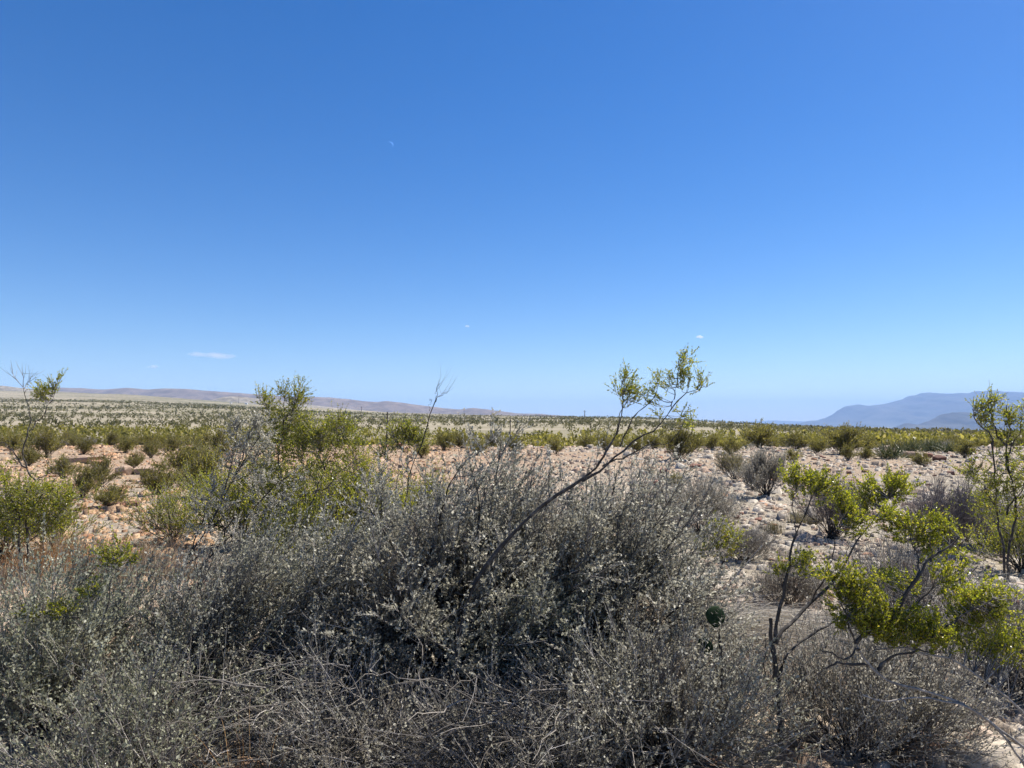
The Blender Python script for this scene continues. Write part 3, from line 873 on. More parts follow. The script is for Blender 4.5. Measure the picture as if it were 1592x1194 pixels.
# creosote behind the shrubs, left of centre
creosote('creosote_bush', 'yellow green creosote rising behind the grey shrubs left of centre, tips above the hills', 8.0, 455,
         [([(452, 872), (445, 790), (437, 726), (431, 692)], 0.012, 0.008), ([(458, 872), (480, 790), (505, 730)], 0.012, 0.008)],
         [([(431, 692), (421, 656), (414, 630)], 0.008, 0.003), ([(434, 705), (437, 680), (443, 640), (443, 618)], 0.008, 0.003), ([(440, 660), (452, 635), (462, 608)], 0.007, 0.003),
          ([(505, 730), (500, 700), (500, 680)], 0.009, 0.003), ([(505, 730), (525, 690), (530, 668)], 0.009, 0.003), ([(490, 765), (530, 725), (560, 712)], 0.009, 0.003), ([(448, 810), (425, 775), (412, 760)], 0.008, 0.003), ([(470, 810), (470, 740), (472, 700)], 0.008, 0.003)],
         [(412, 624, 9, 8, 14), (443, 614, 7, 8, 10), (463, 608, 6, 9, 12), (457, 633, 8, 9, 12), (474, 653, 8, 8, 10), (468, 622, 7, 7, 8), (426, 640, 8, 8, 8), (437, 655, 14, 12, 12), (503, 680, 14, 14, 26), (528, 666, 13, 13, 26), (541, 676, 12, 12, 20), (516, 692, 16, 12, 22), (485, 672, 14, 10, 14),
          (443, 703, 14, 12, 16), (470, 702, 14, 14, 20), (422, 733, 14, 8, 14), (488, 727, 12, 10, 16), (563, 722, 7, 9, 10), (577, 734, 7, 10, 10), (412, 761, 11, 6, 10), (440, 767, 12, 5, 10), (455, 675, 14, 12, 12), (430, 665, 12, 12, 12), (445, 690, 14, 12, 12), (455, 650, 12, 10, 10), (472, 672, 12, 12, 12), (420, 695, 14, 12, 10), (400, 690, 16, 12, 12), (430, 745, 18, 10, 14), (462, 750, 18, 12, 16), (520, 730, 18, 12, 16), (545, 705, 14, 14, 16), (395, 725, 14, 10, 10), (480, 690, 14, 14, 14)],
         306, 0.019, 'creosote', twr=0.003, twigs_per=1.05)
creosote('creosote_bush', 'small bright creosote right of the dark fence post, behind the central shrub', 13.0, 635,
         [([(634, 795), (634, 740), (633, 715)], 0.02, 0.012)],
         [([(633, 715), (625, 695), (612, 680)], 0.012, 0.005), ([(633, 715), (637, 690), (635, 668)], 0.012, 0.005), ([(633, 720), (643, 700), (648, 685)], 0.012, 0.005), ([(633, 745), (610, 725), (595, 705)], 0.01, 0.004)],
         [(635, 670, 7, 7, 18), (646, 682, 8, 8, 20), (638, 684, 8, 6, 14), (615, 674, 12, 7, 18), (594, 704, 7, 9, 12), (607, 700, 7, 7, 8), (655, 690, 6, 6, 8), (625, 690, 8, 6, 8)],
         307, 0.03, 'creosote', twr=0.007)
creosote('bare_stalk', 'tall thin bare stalk with a few grey twigs standing above the central shrub', 4.9, 632,
         [([(610, 1010), (618, 850), (640, 723), (659, 688), (664, 660), (668, 635), (677, 623)], 0.009, 0.004)],
         [([(677, 623), (678, 607), (681, 597)], 0.0035, 0.0015), ([(677, 620), (684, 615), (696, 610)], 0.0025, 0.001), ([(668, 637), (667, 627), (671, 622)], 0.002, 0.001)],
         [], 308, bark='bark_dark', cat='dead stalk', bare=[([(678, 612), (680, 603), (682, 597)], 0.0018), ([(677, 620), (686, 614), (697, 609)], 0.0018)])
creosote('creosote_bush', 'young yellow green creosote beside the pale low shrub right of the central shrub', 7.4, 1122,
         [([(1124, 893), (1122, 875), (1120, 862)], 0.012, 0.008)],
         [([(1120, 862), (1114, 845), (1112, 825)], 0.006, 0.003), ([(1120, 862), (1130, 845), (1140, 832)], 0.006, 0.003), ([(1122, 872), (1100, 860), (1088, 858)], 0.005, 0.003)],
         [(1112, 824, 7, 9, 14), (1119, 840, 9, 8, 12), (1138, 834, 8, 7, 10), (1133, 852, 8, 7, 10), (1090, 860, 9, 7, 10), (1108, 860, 9, 7, 8)],
         309, 0.02, 'creosote', twr=0.004)
creosote('creosote_bush', 'few low yellow green creosote sprigs poking out of the pale sage shrub', 3.6, 150,
         [([(150, 1145), (140, 1050), (120, 960), (90, 930)], 0.008, 0.004)],
         [([(140, 1050), (165, 960), (180, 890), (192, 860)], 0.005, 0.002), ([(120, 960), (60, 955), (50, 950)], 0.005, 0.002), ([(160, 975), (150, 930), (145, 925)], 0.004, 0.002)],
         [(192, 870, 8, 18, 14), (165, 870, 9, 12, 10), (140, 922, 9, 7, 8), (100, 950, 13, 9, 12), (58, 955, 12, 7, 10)],
         310, 0.013, 'creosote')

# ------------------------------------------------------------------ prickly pear, dry grass
def pad_mesh(w, h, t, seed):
    bm = bmesh.new()
    bmesh.ops.create_uvsphere(bm, u_segments=32, v_segments=24, radius=1)
    for v in bm.verts:
        x, y, z = v.co
        k = (0.62 + 0.38 * min(1, (z + 1) * 1.0)) if z < 0 else 1.0
        a_ = math.atan2(z, x)
        n = 1 + 0.04 * math.sin(2 * a_ + seed) + 0.03 * math.sin(3 * a_ + 2 * seed)
        v.co = (x * w / 2 * k * n, y * t / 2, (z * h / 2 * n) + h / 2)
    me = bpy.data.meshes.new('pad')
    bm.to_mesh(me); bm.free()
    for p in me.polygons: p.use_smooth = True
    return me


def cactus():
    m_, nt, out = newmat('cactus_skin')
    c = ramp(nt, noise(nt, 30, 4), [(0.3, (0.010, 0.024, 0.010)), (0.7, (0.030, 0.052, 0.020))])
    p = nt.nodes.new('ShaderNodeBsdfPrincipled')
    p.inputs['Roughness'].default_value = 0.7
    p.inputs['Specular IOR Level'].default_value = 0.12
    nt.links.new(c, p.inputs['Base Color']); nt.links.new(p.outputs[0], out.inputs['Surface'])
    Y = 3.52
    b = base(1122, Y)
    root = thing('prickly_pear', 'dark green prickly pear pad on a dark stem right of the central shrub', 'cactus', b)
    r = np.random.default_rng(5)
    spec = [((1124, 1160), (1119, 1090), 0.016, 0.016), ((1119, 1092), (1123, 1040), 0.015, 0.015), ((1123, 1042), (1118, 985), 0.014, 0.014)]
    for a_, b_, w, t in spec:
        A, B = at(*a_, Y), at(*b_, Y)
        me = pad_mesh(w, float(np.linalg.norm(B - A)) * 1.08, t, 1); me.materials.append(M['bark_dark'])
        o = obj('stem', me, root, A - b)
        d = B - A
        o.rotation_euler = (0, math.atan2(d[0], d[2]), 0)
    A = at(1106, 1020, Y + .03)
    me = pad_mesh(0.07, 0.10, 0.018, 1); me.materials.append(m_)
    o = obj('pad', me, root, A - b)
    o.rotation_euler = (0.2, -0.5, -0.5)
    A = at(1110, 976, Y)
    me = pad_mesh(0.125, 0.105, 0.016, 2); me.materials.append(m_)
    o = obj('pad', me, root, A - b)
    o.rotation_euler = (-0.1, 0.3, 0.45)
    # areoles with short spines on the pad
    mb = MB()
    n = 44
    ang = r.uniform(0, 2 * np.pi, n); rr = np.sqrt(r.uniform(0, 1, n)) * 0.9
    sgn = r.choice([-1, 1], n)
    P0 = np.stack([0.054 * rr * np.cos(ang), sgn * 0.008 * np.sqrt(1 - rr ** 2 * 0.95), 0.052 + 0.05 * rr * np.sin(ang)], -1)
    D = unit(np.stack([0.4 * np.cos(ang) + r.normal(0, .3, n), sgn * 1.0, r.normal(0, .4, n) - 0.2], -1))
    mb.tubes(np.stack([P0, P0 + D * 0.007, P0 + D * 0.016], 1), np.tile([0.0011, 0.0008, 0.0004], (n, 1)), 3)
    s = obj('spines', mb.mesh('spines', M['dead']), o); s['kind'] = 'stuff'


cactus()


def grass_mesh(seed, n, L, spread, lean=(0, 0), w=0.0018, sag=0.5, base_r=0.06, K=7, mat='straw'):
    r = np.random.default_rng(seed)
    a = r.uniform(0, 2 * np.pi, n)
    rr = np.abs(r.normal(0, spread, n))
    ln = r.uniform(*L, n)
    p0 = np.stack([r.normal(0, base_r, n), r.normal(0, base_r, n), np.zeros(n) - 0.01], -1)
    d = unit(np.stack([np.cos(a) * rr + lean[0], np.sin(a) * rr + lean[1], np.ones(n)], -1))
    p1 = p0 + d * ln[:, None] * 0.55
    h = d.copy(); h[:, 2] = 0
    p2 = p0 + d * ln[:, None] * 0.8 + (h * 0.9 + np.array([lean[0] * .6, lean[1] * .6, -sag * 0.6])) * ln[:, None] * sag
    p2[:, 2] = np.maximum(p2[:, 2], 0.01)
    P = wiggle(bez(p0, p1, p2, K), 0.004, r)
    mb = MB()
    mb.ribbons(P, w * np.linspace(1, .25, K)[None] * r.uniform(.6, 1.3, n)[:, None], r)
    return mb.mesh('blades', M[mat])


put('dry_grass', 'mound of pale dry grass combed over to the right, beside the prickly pear', 'dry grass', base(1130, 5.3),
    [('blades', grass_mesh(401, 2000, (0.3, 0.62), 0.6, (0.5, -0.1), 0.0028, 0.75, 0.16, 8, 'straw_grey'))])
for px, Y, n, l, lab in ((62, 7.4, 520, 0.62, 'orange dry grass clump under the left edge creosote'), (105, 7.8, 520, 0.6, 'thin straw grass clump between the left creosote and the pale sage shrub'),
                         (165, 7.3, 560, 0.62, 'rust orange grass clump behind the pale sage shrub, middle of the straw patch'), (235, 7.6, 460, 0.58, 'short straw grass clump at the right end of the left straw patch'),
                         (15, 6.9, 420, 0.45, 'straw grass clump at the very left edge of the picture'), (135, 6.9, 420, 0.42, 'straw grass clump right in front of the rust orange one'),
                         (200, 7.0, 460, 0.45, 'straw grass clump between the rust orange clump and the slanting stems'), (285, 7.2, 420, 0.4, 'straw grass clump at the foot of the slanting dark stems')):
    put('dry_grass', lab, 'dry grass', base(px, Y), [('blades', grass_mesh(int(px) + 500, n, (l * .5, l), 0.4, (0.1, 0), 0.0028, 0.35, 0.2, 6, 'orange' if px in (62, 165) else 'straw'))],
        group='dry grass clumps behind the left shrubs')
put('dry_weed', 'rust orange dried weed standing in the dark gap of the bottom left shrubs', 'dry weed', base(395, 3.1),
    [('blades', grass_mesh(431, 26, (0.3, 0.62), 0.3, (-0.05, 0), 0.0018, 0.2, 0.05, 6, 'orange'))])
for px, Y, lab in ((330, 2.95, 'small green grass tuft at the bottom edge left of the collapsed dead shrub'), (1000, 2.85, 'small green grass sprig at the bottom edge below the central shrub'),
                   (1045, 2.9, 'second small green grass sprig at the bottom edge, right of the first')):
    put('green_grass', lab, 'grass tuft', base(px, Y), [('blades', grass_mesh(int(px) + 60, 70, (0.08, 0.2), 0.35, (0, 0), 0.002, 0.2, 0.03, 5, 'creo_mid'))])
put('dry_grass', 'thin straw stalks under the right creosote, before the reddish ledge', 'dry grass', base(1255, 4.4), [('blades', grass_mesh(471, 500, (0.15, 0.4), 0.5, (0.1, 0), 0.0016, 0.4, 0.16, 6, 'straw'))])
put('dry_grass', 'pale grey grass spread at the right edge beyond the arching branches', 'dry grass', base(1560, 4.9), [('blades', grass_mesh(472, 900, (0.2, 0.45), 0.6, (-0.1, 0), 0.0016, 0.5, 0.2, 6, 'straw_grey'))])

# ------------------------------------------------------------------ middle distance shrubs
def gp(px, py):
    return ground_at(px, py)


m = shrub_meshes(601, 0.62, 0.55, 0.78, 66, 8, 5, 9, 0.018, 0.38, (0, 0), L1=(0.15, 0.3), L2=(0.08, 0.16), mleaf='grey_leaf', mtwig='dead', r0=0.005, inner=0.75, emin=0.15)
put('grey_shrub', 'round fine twigged grey shrub on the gravel just right of the central shrub', 'shrub', gp(1088, 832), m)
m = shrub_meshes(602, 0.75, 0.6, 0.82, 34, 9, 6, 12, 0.024, 0.42, (0.05, 0), L1=(0.18, 0.36), L2=(0.1, 0.2), mleaf='grey_leaf', mtwig='dead', r0=0.012, stem_t=0.4, base_r=0.06, emin=0.28, twr=0.003)
put('grey_shrub', 'vase shaped grey shrub on a short dark foot casting a shadow on open gravel', 'shrub', gp(1192, 773), m)
m = shrub_meshes(603, 0.6, 0.5, 0.55, 30, 8, 5, 6, 0.022, 0.4, (0, 0), mleaf='creo_mid', mtwig='dead', r0=0.008, stem_t=0.5, base_r=0.06, emin=0.4, twr=0.003)
put('small_shrub', 'thin olive grey shrub left of the vase shaped grey shrub', 'shrub', gp(1143, 749), m)
m = shrub_meshes(604, 0.5, 0.45, 0.75, 60, 8, 5, 3, 0.014, 0.4, (0, 0), mleaf='grey_leaf', mtwig='twig_purple', r0=0.007, emin=0.35, stem_t=0.4)
put('grey_shrub', 'grey twiggy shrub with dark foot seen through the right creosote', 'shrub', gp(1293, 838), m)
m = shrub_meshes(605, 0.62, 0.5, 0.8, 70, 9, 5, 0, 0.014, 0.4, (0.1, 0), mtwig='twig_purple', mstem='twig_purple', r0=0.007, emin=0.35, stem_t=0.35, twr=0.002)
put('bare_shrub', 'bare purple grey twig shrub between the two right creosotes', 'shrub', gp(1470, 862), m)
m = shrub_meshes(606, 0.4, 0.35, 0.32, 60, 8, 5, 3, 0.013, 0.35, (0.1, 0), mleaf='grey_leaf', mtwig='dead', r0=0.004, L1=(0.1, 0.2), L2=(0.05, 0.1))
put('pale_shrub', 'low pale grey shrub on the gravel beside the young creosote', 'shrub', gp(1158, 872), m)
m = shrub_meshes(607, 0.4, 0.35, 0.4, 60, 8, 5, 4, 0.013, 0.35, (0.1, 0), mleaf='grey_leaf', mtwig='dead', r0=0.004, L1=(0.1, 0.2), L2=(0.05, 0.1))
put('pale_shrub', 'low silvery shrub behind the forked trunk of the right creosote', 'shrub', gp(1225, 945), m)
m = shrub_meshes(608, 0.6, 0.5, 0.55, 70, 8, 5, 3, 0.015, 0.35, (0, 0), mleaf='grey_leaf', mtwig='twig', r0=0.005)
put('grey_shrub', 'low grey shrub below the lime green clumps of the right creosote', 'shrub', gp(1400, 985), m)
m = shrub_meshes(609, 0.5, 0.4, 0.5, 50, 8, 5, 4, 0.015, 0.35, (0, 0), mleaf='grey_leaf', mtwig='twig_purple', r0=0.005)
put('grey_shrub', 'grey shrub behind the tall olive creosote near the right edge', 'shrub', gp(1560, 850), m)
for px, py, h, lab in ((1201, 829, .24, 'single bristly grass tuft on the gravel, right of the round grey shrub'), (1240, 812, .26, 'bristly grass tuft half hidden by the left stem of the right creosote'), (1263, 815, .2, 'small low grass tuft next to the tuft at the creosote stem'),
                       (1010, 737, .3, 'small grassy tuft on the pink gravel under the leaning branch'), (1338, 800, .2, 'small tuft seen between the right creosote clumps')):
    put('grass_tuft', lab, 'grass tuft', gp(px, py), [('blades', grass_mesh(int(px), 240, (h * .6, h * 1.15), 0.35, (0, 0), 0.003, 0.12, 0.07, 4, 'tuft'))], group='grass tufts on the gravel')

# variants of creosote bush for the middle distance
CV = []
for s in range(6):
    r_ = np.random.default_rng(700 + s)
    CV.append(shrub_meshes(710 + s, r_.uniform(.75, 1.0), r_.uniform(.7, .95), r_.uniform(.95, 1.2), 34, 7, 4, 9, 0.05, 0.5, (r_.normal(0, .06), 0),
                           L1=(0.22, 0.5), L2=(0.1, 0.24), mleaf='creo_mid', r0=0.011, stem_t=0.22, base_r=0.12, emin=0.2, inner=0.5, twr=0.004, K=7))
GV = []
for s in range(3):
    GV.append(shrub_meshes(740 + s, 0.6, 0.6, 0.7, 26, 6, 4, 5, 0.04, 0.4, (0, 0), L1=(0.16, 0.34), L2=(0.08, 0.18), mleaf='grey_leaf', mtwig='twig', r0=0.01, emin=0.3, twr=0.004, K=6))


def yucca_mesh(seed, n=190, h=0.8):
    r = np.random.default_rng(seed)
    mb = MB()
    a = r.uniform(0, 2 * np.pi, n); e = r.uniform(0.15, 1.5, n)
    d = np.stack([np.cos(a) * np.cos(e), np.sin(a) * np.cos(e), np.sin(e)], -1)
    p0 = np.stack([r.normal(0, .25, n), r.normal(0, .2, n), r.uniform(0, .15, n)], -1)
    ln = h * r.uniform(.6, 1.05, n)[:, None]
    mb.ribbons(bez(p0, p0 + d * ln * .5, p0 + d * ln - np.array([0, 0, .06]), 4), np.array([.015, .015, .010, .002])[None] * np.ones((n, 1)), r)
    return mb.mesh('leaves', M['yucca'])


FV = []
for s in range(3):
    FV.append(shrub_meshes(760 + s, .8, .75, 1.0, 30, 7, 4, 12, 0.026, 0.5, (0.03, 0), L1=(0.2, 0.45), L2=(0.1, 0.22), mleaf='creosote', r0=0.011, stem_t=0.25, base_r=0.12, emin=0.15, inner=0.5, twr=0.003, K=7))
for i, (px, Y, h, lab) in enumerate(((12, 8.2, 1.15, 'full yellow green creosote at the left edge behind the bare grey fork'), (92, 8.8, .9, 'low full creosote right of the bare grey fork trunk'),
                                     (505, 9.0, 1.5, 'full yellow green creosote behind the left shoulder of the central shrub'), (440, 9.6, 1.45, 'full creosote behind the slanting dark stems'),
                                     (565, 10.8, 1.05, 'full creosote left of the small bright creosote by the fence post'), (1578, 8.0, .95, 'full olive creosote at the right edge behind the tall one'),
                                     (335, 11.5, 1.1, 'olive yellow creosote left of the slanting dark stems'), (1525, 9.5, .95, 'low creosote left of the tall olive creosote at the right edge'),
                                     (275, 9.6, 1.0, 'yellow green creosote on the slope above the straw patch'), (385, 9.2, 1.3, 'yellow green creosote right behind the slanting dark stems, near one'), (600, 9.8, .95, 'low yellow green creosote below the dark fence post'),
                                     (470, 7.8, 1.0, 'near yellow green creosote touching the back of the central shrub'), (660, 12.0, 1.0, 'yellow green creosote below the bare stalk'), (545, 9.2, 1.35, 'near yellow green creosote behind the shoulder of the central shrub'))):
    put('creosote_bush', lab, 'creosote bush', base(px, Y), FV[i % 3], h / 1.3, 1.7 * i, 'full creosotes behind the foreground shrubs')

EX = []   # occupied spots
MIDC = 'creosote bushes of the middle distance'
spec = [  # px, base py, height m, rotation, label
    (72, 712, 1.5, 'tall olive creosote behind the bare grey fork near the left edge'),
    (20, 705, 1.3, 'olive creosote at the far left behind the pink mound'),
    (130, 706, 1.1, 'olive creosote left of the pink gap with two tan boulders'),
    (170, 690, 1.5, 'rounded olive creosote on the mound left of the paired boulders'),
    (208, 728, .7, 'small creosote just above the two big tan boulders'),
    (100, 744, .9, 'low creosote beside the flat tan ledge at left'),
    (155, 758, .8, 'small sparse creosote left of the square tan boulder'),
    (170, 790, .6, 'very small sparse creosote left of the red brown stone'),
    (285, 742, 1.4, 'olive creosote right of the two big tan boulders'),
    (320, 775, 1.3, 'dark olive creosote below the slanting dark stems'),
    (262, 705, 1.1, 'olive creosote left of the slanting dark stems, farther back'),
    (345, 716, 1.3, 'olive creosote directly behind the slanting dark stems'),
    (1310, 706, 1.7, 'broad creosote on the right crest left of the spiky clump, below the mountain'),
    (1240, 700, 1.5, 'creosote on the right crest above the vase shaped shrub'),
    (1180, 697, 1.8, 'tall creosote on the crest left of the vase shaped shrub'),
    (1270, 706, .9, 'low grey green creosote between the two crest creosotes'),
    (1205, 693, 1.3, 'creosote on the crest directly behind the vase shaped shrub'),
    (1318, 716, .7, 'small creosote below the broad crest creosote'),
    (1055, 717, 1.4, 'olive creosote on pink gravel right of the leaning branch'),
    (1075, 703, 1.2, 'olive creosote farther back right of the leaning branch'),
    (985, 705, 1.0, 'low olive creosote seen under the leaning branch'),
    (1048, 757, .5, 'small upright green plant on the gravel left of the dark flat stone'),
    (1435, 726, .6, 'small grey green bush left of the dark boulder on the right crest'),
    (1345, 715, .6, 'small bush left of the spiky yucca clump'),
    (1235, 720, .7, 'small olive bush right of the vase shaped grey shrub'),
    (900, 694, 1.2, 'olive creosote behind the central shrub, left of the leaning branch'),
    (830, 690, 1.2, 'olive creosote behind the top of the central shrub'),
    (690, 700, 1.3, 'olive creosote just right of the bare stalk'),
    (720, 697, 1.2, 'second olive creosote right of the bare stalk'),
    (560, 690, 1.3, 'olive creosote left of the dark fence post'),
    (765, 695, 1.1, 'olive creosote below the second fence post'),
    (45, 725, 1.1, 'olive creosote below the pink mound at the far left'),
    (235, 712, .9, 'low creosote right behind the long tan boulder'),
    (195, 704, 1.0, 'low creosote between the crest boulders and the tan boulders'),
    (245, 770, .8, 'small olive creosote below the long tan boulder'),
    (300, 722, 1.2, 'olive creosote farther right of the long tan boulder'),
    (128, 775, .7, 'small creosote on the straw slope left of the red brown stone'),
    (375, 700, 1.2, 'olive creosote right behind the slanting dark stems'),
    (500, 703, 1.2, 'olive creosote behind the left shoulder of the central shrub, far one'),
    (655, 712, 1.0, 'low olive creosote at the foot of the bare stalk'),
    (740, 708, .9, 'low olive creosote just above the central shrub top, left one'),
    (800, 702, .9, 'low olive creosote just above the central shrub top, middle one'),
    (865, 706, .9, 'low olive creosote just above the central shrub top, right one'),
    (940, 700, 1.1, 'olive creosote behind the lower leaning branch'),
    (1015, 698, 1.1, 'olive creosote on the crest right of the leaning branch'),
    (1110, 700, 1.0, 'olive creosote on the crest above the small grey stone'),
    (1135, 706, .9, 'low creosote on the crest above the thin olive grey shrub'),
    (1350, 700, 1.1, 'olive creosote on the crest behind the yucca row'),
    (1500, 712, .9, 'low creosote right of the dark crest boulder'),
]
for i, (px, py, h, lab) in enumerate(spec):
    p = gp(px, py)
    EX.append(p[:2])
    s = h / 1.55
    put('creosote_bush', lab, 'creosote bush', p, CV[i % 6], (s * rng.uniform(.8, 1.35), s * rng.uniform(.8, 1.3), s * rng.uniform(.85, 1.15)), rng.uniform(0, 6.28), MIDC, (rng.normal(0, .08), rng.normal(0, .08)))
for px, py, s, lab in ((1385, 713, 1.0, 'spiky green yucca clump on the right crest, left one of the row'), (1418, 703, 1.0, 'tall spiky yucca in the middle of the row on the right crest'), (1448, 702, 1.1, 'spiky yucca behind the yellowish boulder on the right crest'),
                       (1478, 704, 1.0, 'spiky yucca at the right end of the crest row, above the dark boulder')):
    p = gp(px, py); EX.append(p[:2])
    put('yucca', lab, 'yucca', p, [('leaves', yucca_mesh(int(px)))], s, 0, 'yuccas on the right crest')

LM = [(20, 'the left edge fork'), (115, 'the flat tan ledge'), (220, 'the two tan boulders'), (300, 'the left of the slanting stems'), (390, 'the slanting dark stems'), (465, 'the yellow green creosote tips'), (530, 'the left shoulder of the big shrub'),
      (601, 'the dark fence post'), (665, 'the bare stalk'), (793, 'the second fence post'), (860, 'the central shrub top'), (917, 'the thin far post'), (1010, 'the leaning branch'), (1095, 'the small grey stone'), (1190, 'the vase shaped shrub'),
      (1260, 'the crest gap'), (1310, 'the broad crest creosote'), (1420, 'the yellowish boulder'), (1480, 'the dark crest boulder'), (1560, 'the right edge creosote')]


def landmark(px):
    return min(LM, key=lambda l: abs(l[0] - px))[1]


# countable scrub beyond, up to 300, then one mass
r = np.random.default_rng(77)


def dens(x, y):
    d = np.hypot(x, y)
    n = fbm(x / 30, y / 30, 61, 3)
    n2 = fbm(x / 170, y / 55, 63, 3)
    band = -0.05 + 0.35 * sstep(30, 44, d) + 0.65 * sstep(46, 66, d) - 0.45 * sstep(120, 230, d)
    band = band - 0.04 * sstep(-.15, .1, x / y) * sstep(140, 240, d)
    return np.clip(band + 0.8 * n + 0.6 * n2 * sstep(70, 160, d), 0, 1)


def scatter(d0, d1, spacing, seed, amax=0.95, extra=1.0):
    r = np.random.default_rng(seed)
    area = amax * (d1 ** 2 - d0 ** 2)
    n = int(area / spacing ** 2)
    y = np.sqrt(r.uniform(d0 ** 2, d1 ** 2, n))
    x = r.uniform(-amax, amax, n) * y
    k = r.uniform(0, 1, n) < dens(x, y) * extra
    return x[k], y[k]


x, y = scatter(27, 105, 2.6, 5)
o_ = np.argsort(np.hypot(x, y))
x, y = x[o_], y[o_]
ok = np.array([min([np.hypot(a - e[0], b - e[1]) for e in EX]) > 1.6 for a, b in zip(x, y)])
inview = np.abs(x / y) < 0.76
x, y = x[ok], y[ok]; inview = inview[ok]
xi, yi = x[inview][:265], y[inview][:265]
zi = gh(xi, yi)
for i in range(len(xi)):
    a = xi[i] / yi[i]
    row = 'nearest' if yi[i] < 46 else ('middle' if yi[i] < 60 else 'farther')
    side = 'in the ' + row + ' scrub behind ' + landmark(796 + a * F)
    grey = r.uniform() < 0.16
    v = GV[i % 3] if grey else CV[i % 6]
    sc_i = (r.uniform(.42, .88) if not grey else r.uniform(.5, 1.0)) * (0.8 if yi[i] < 48 else 1.0)
    size = 'tall' if sc_i > .6 else 'low'
    put('grey_shrub' if grey else 'creosote_bush', size + (' grey bush ' if grey else ' olive creosote ') + side, 'shrub' if grey else 'creosote bush',
        (xi[i], yi[i], zi[i] - .03), v, (sc_i * r.uniform(.75, 1.4), sc_i * r.uniform(.75, 1.4), sc_i * r.uniform(.85, 1.15)), r.uniform(0, 6.28), size + (' grey bushes ' if grey else ' olive creosotes ') + side)


def bush_mass(name, x, y, nleaf, size, leafsz, mat, label, seed):
    """very many far bushes, each a little heap of leaf faces"""
    r = np.random.default_rng(seed)
    N = len(x)
    z = gh(x, y)
    s = size * r.uniform(.6, 1.25, N)
    idx = np.repeat(np.arange(N), nleaf)
    n = len(idx)
    ph = r.uniform(0, 2 * np.pi, n); q = r.uniform(0, 1, n) ** .5
    zz = r.uniform(0.05, 1, n)
    rad = (0.35 + 0.65 * zz) * np.sqrt(np.clip(1.15 - zz ** 3, 0, 1)) * q * 0.75
    p = np.stack([x[idx] + rad * np.cos(ph) * s[idx], y[idx] + rad * np.sin(ph) * s[idx], z[idx] + zz * s[idx]], -1)
    d = r.normal(size=(n, 3)) * .6 + np.stack([np.cos(ph) * .4, np.sin(ph) * .4, np.full(n, .7)], -1)
    l = leafsz * s[idx] * r.uniform(.6, 1.4, n)
    mb = MB(); mb.leaves(p, d, l, l * .6, r)
    o = obj(name, mb.mesh(name, M[mat]))
    tag(o, label, 'scrub', None, 'stuff')


rest = np.concatenate([x[~inview], x[inview][265:]]), np.concatenate([y[~inview], y[inview][265:]])
x2, y2 = scatter(105, 190, 2.8, 6)
bush_mass('desert_scrub', np.concatenate([rest[0], x2]), np.concatenate([rest[1], y2]), 22, 1.15, .46, 'creo_mid', 'olive scrub covering the flat beyond the near crest', 81)
x3, y3 = scatter(190, 420, 4.2, 8)
bush_mass('desert_scrub', x3, y3, 14, 1.3, .55, 'far_scrub', 'dark scrub dotting the pale lower slopes', 82)
x4, y4 = scatter(420, 1100, 7.5, 9, 0.85, 1.6)
bush_mass('desert_scrub', x4, y4, 5, 1.5, .9, 'far_scrub', 'tiny dark scrub dots on the far pale slopes', 83)

# ------------------------------------------------------------------ stones
def rock_mesh(seed, mat, n=26, flat=1.0):
    r = np.random.default_rng(seed)
    bm = bmesh.new()
    P = unit(r.normal(size=(n, 3))) * r.uniform(.8, 1.0, (n, 1))
    P = np.sign(P) * np.abs(P) ** 0.75
    P[:, 2] *= flat
    for p in P: bm.verts.new(p * 0.5)
    ret = bmesh.ops.convex_hull(bm, input=bm.verts)
    junk = [g for g in ret['geom_interior'] if isinstance(g, bmesh.types.BMVert)]
    if junk: bmesh.ops.delete(bm, geom=junk, context='VERTS')
    me = bpy.data.meshes.new('rock')
    bm.to_mesh(me); bm.free()
    me.materials.append(M[mat])
    return me


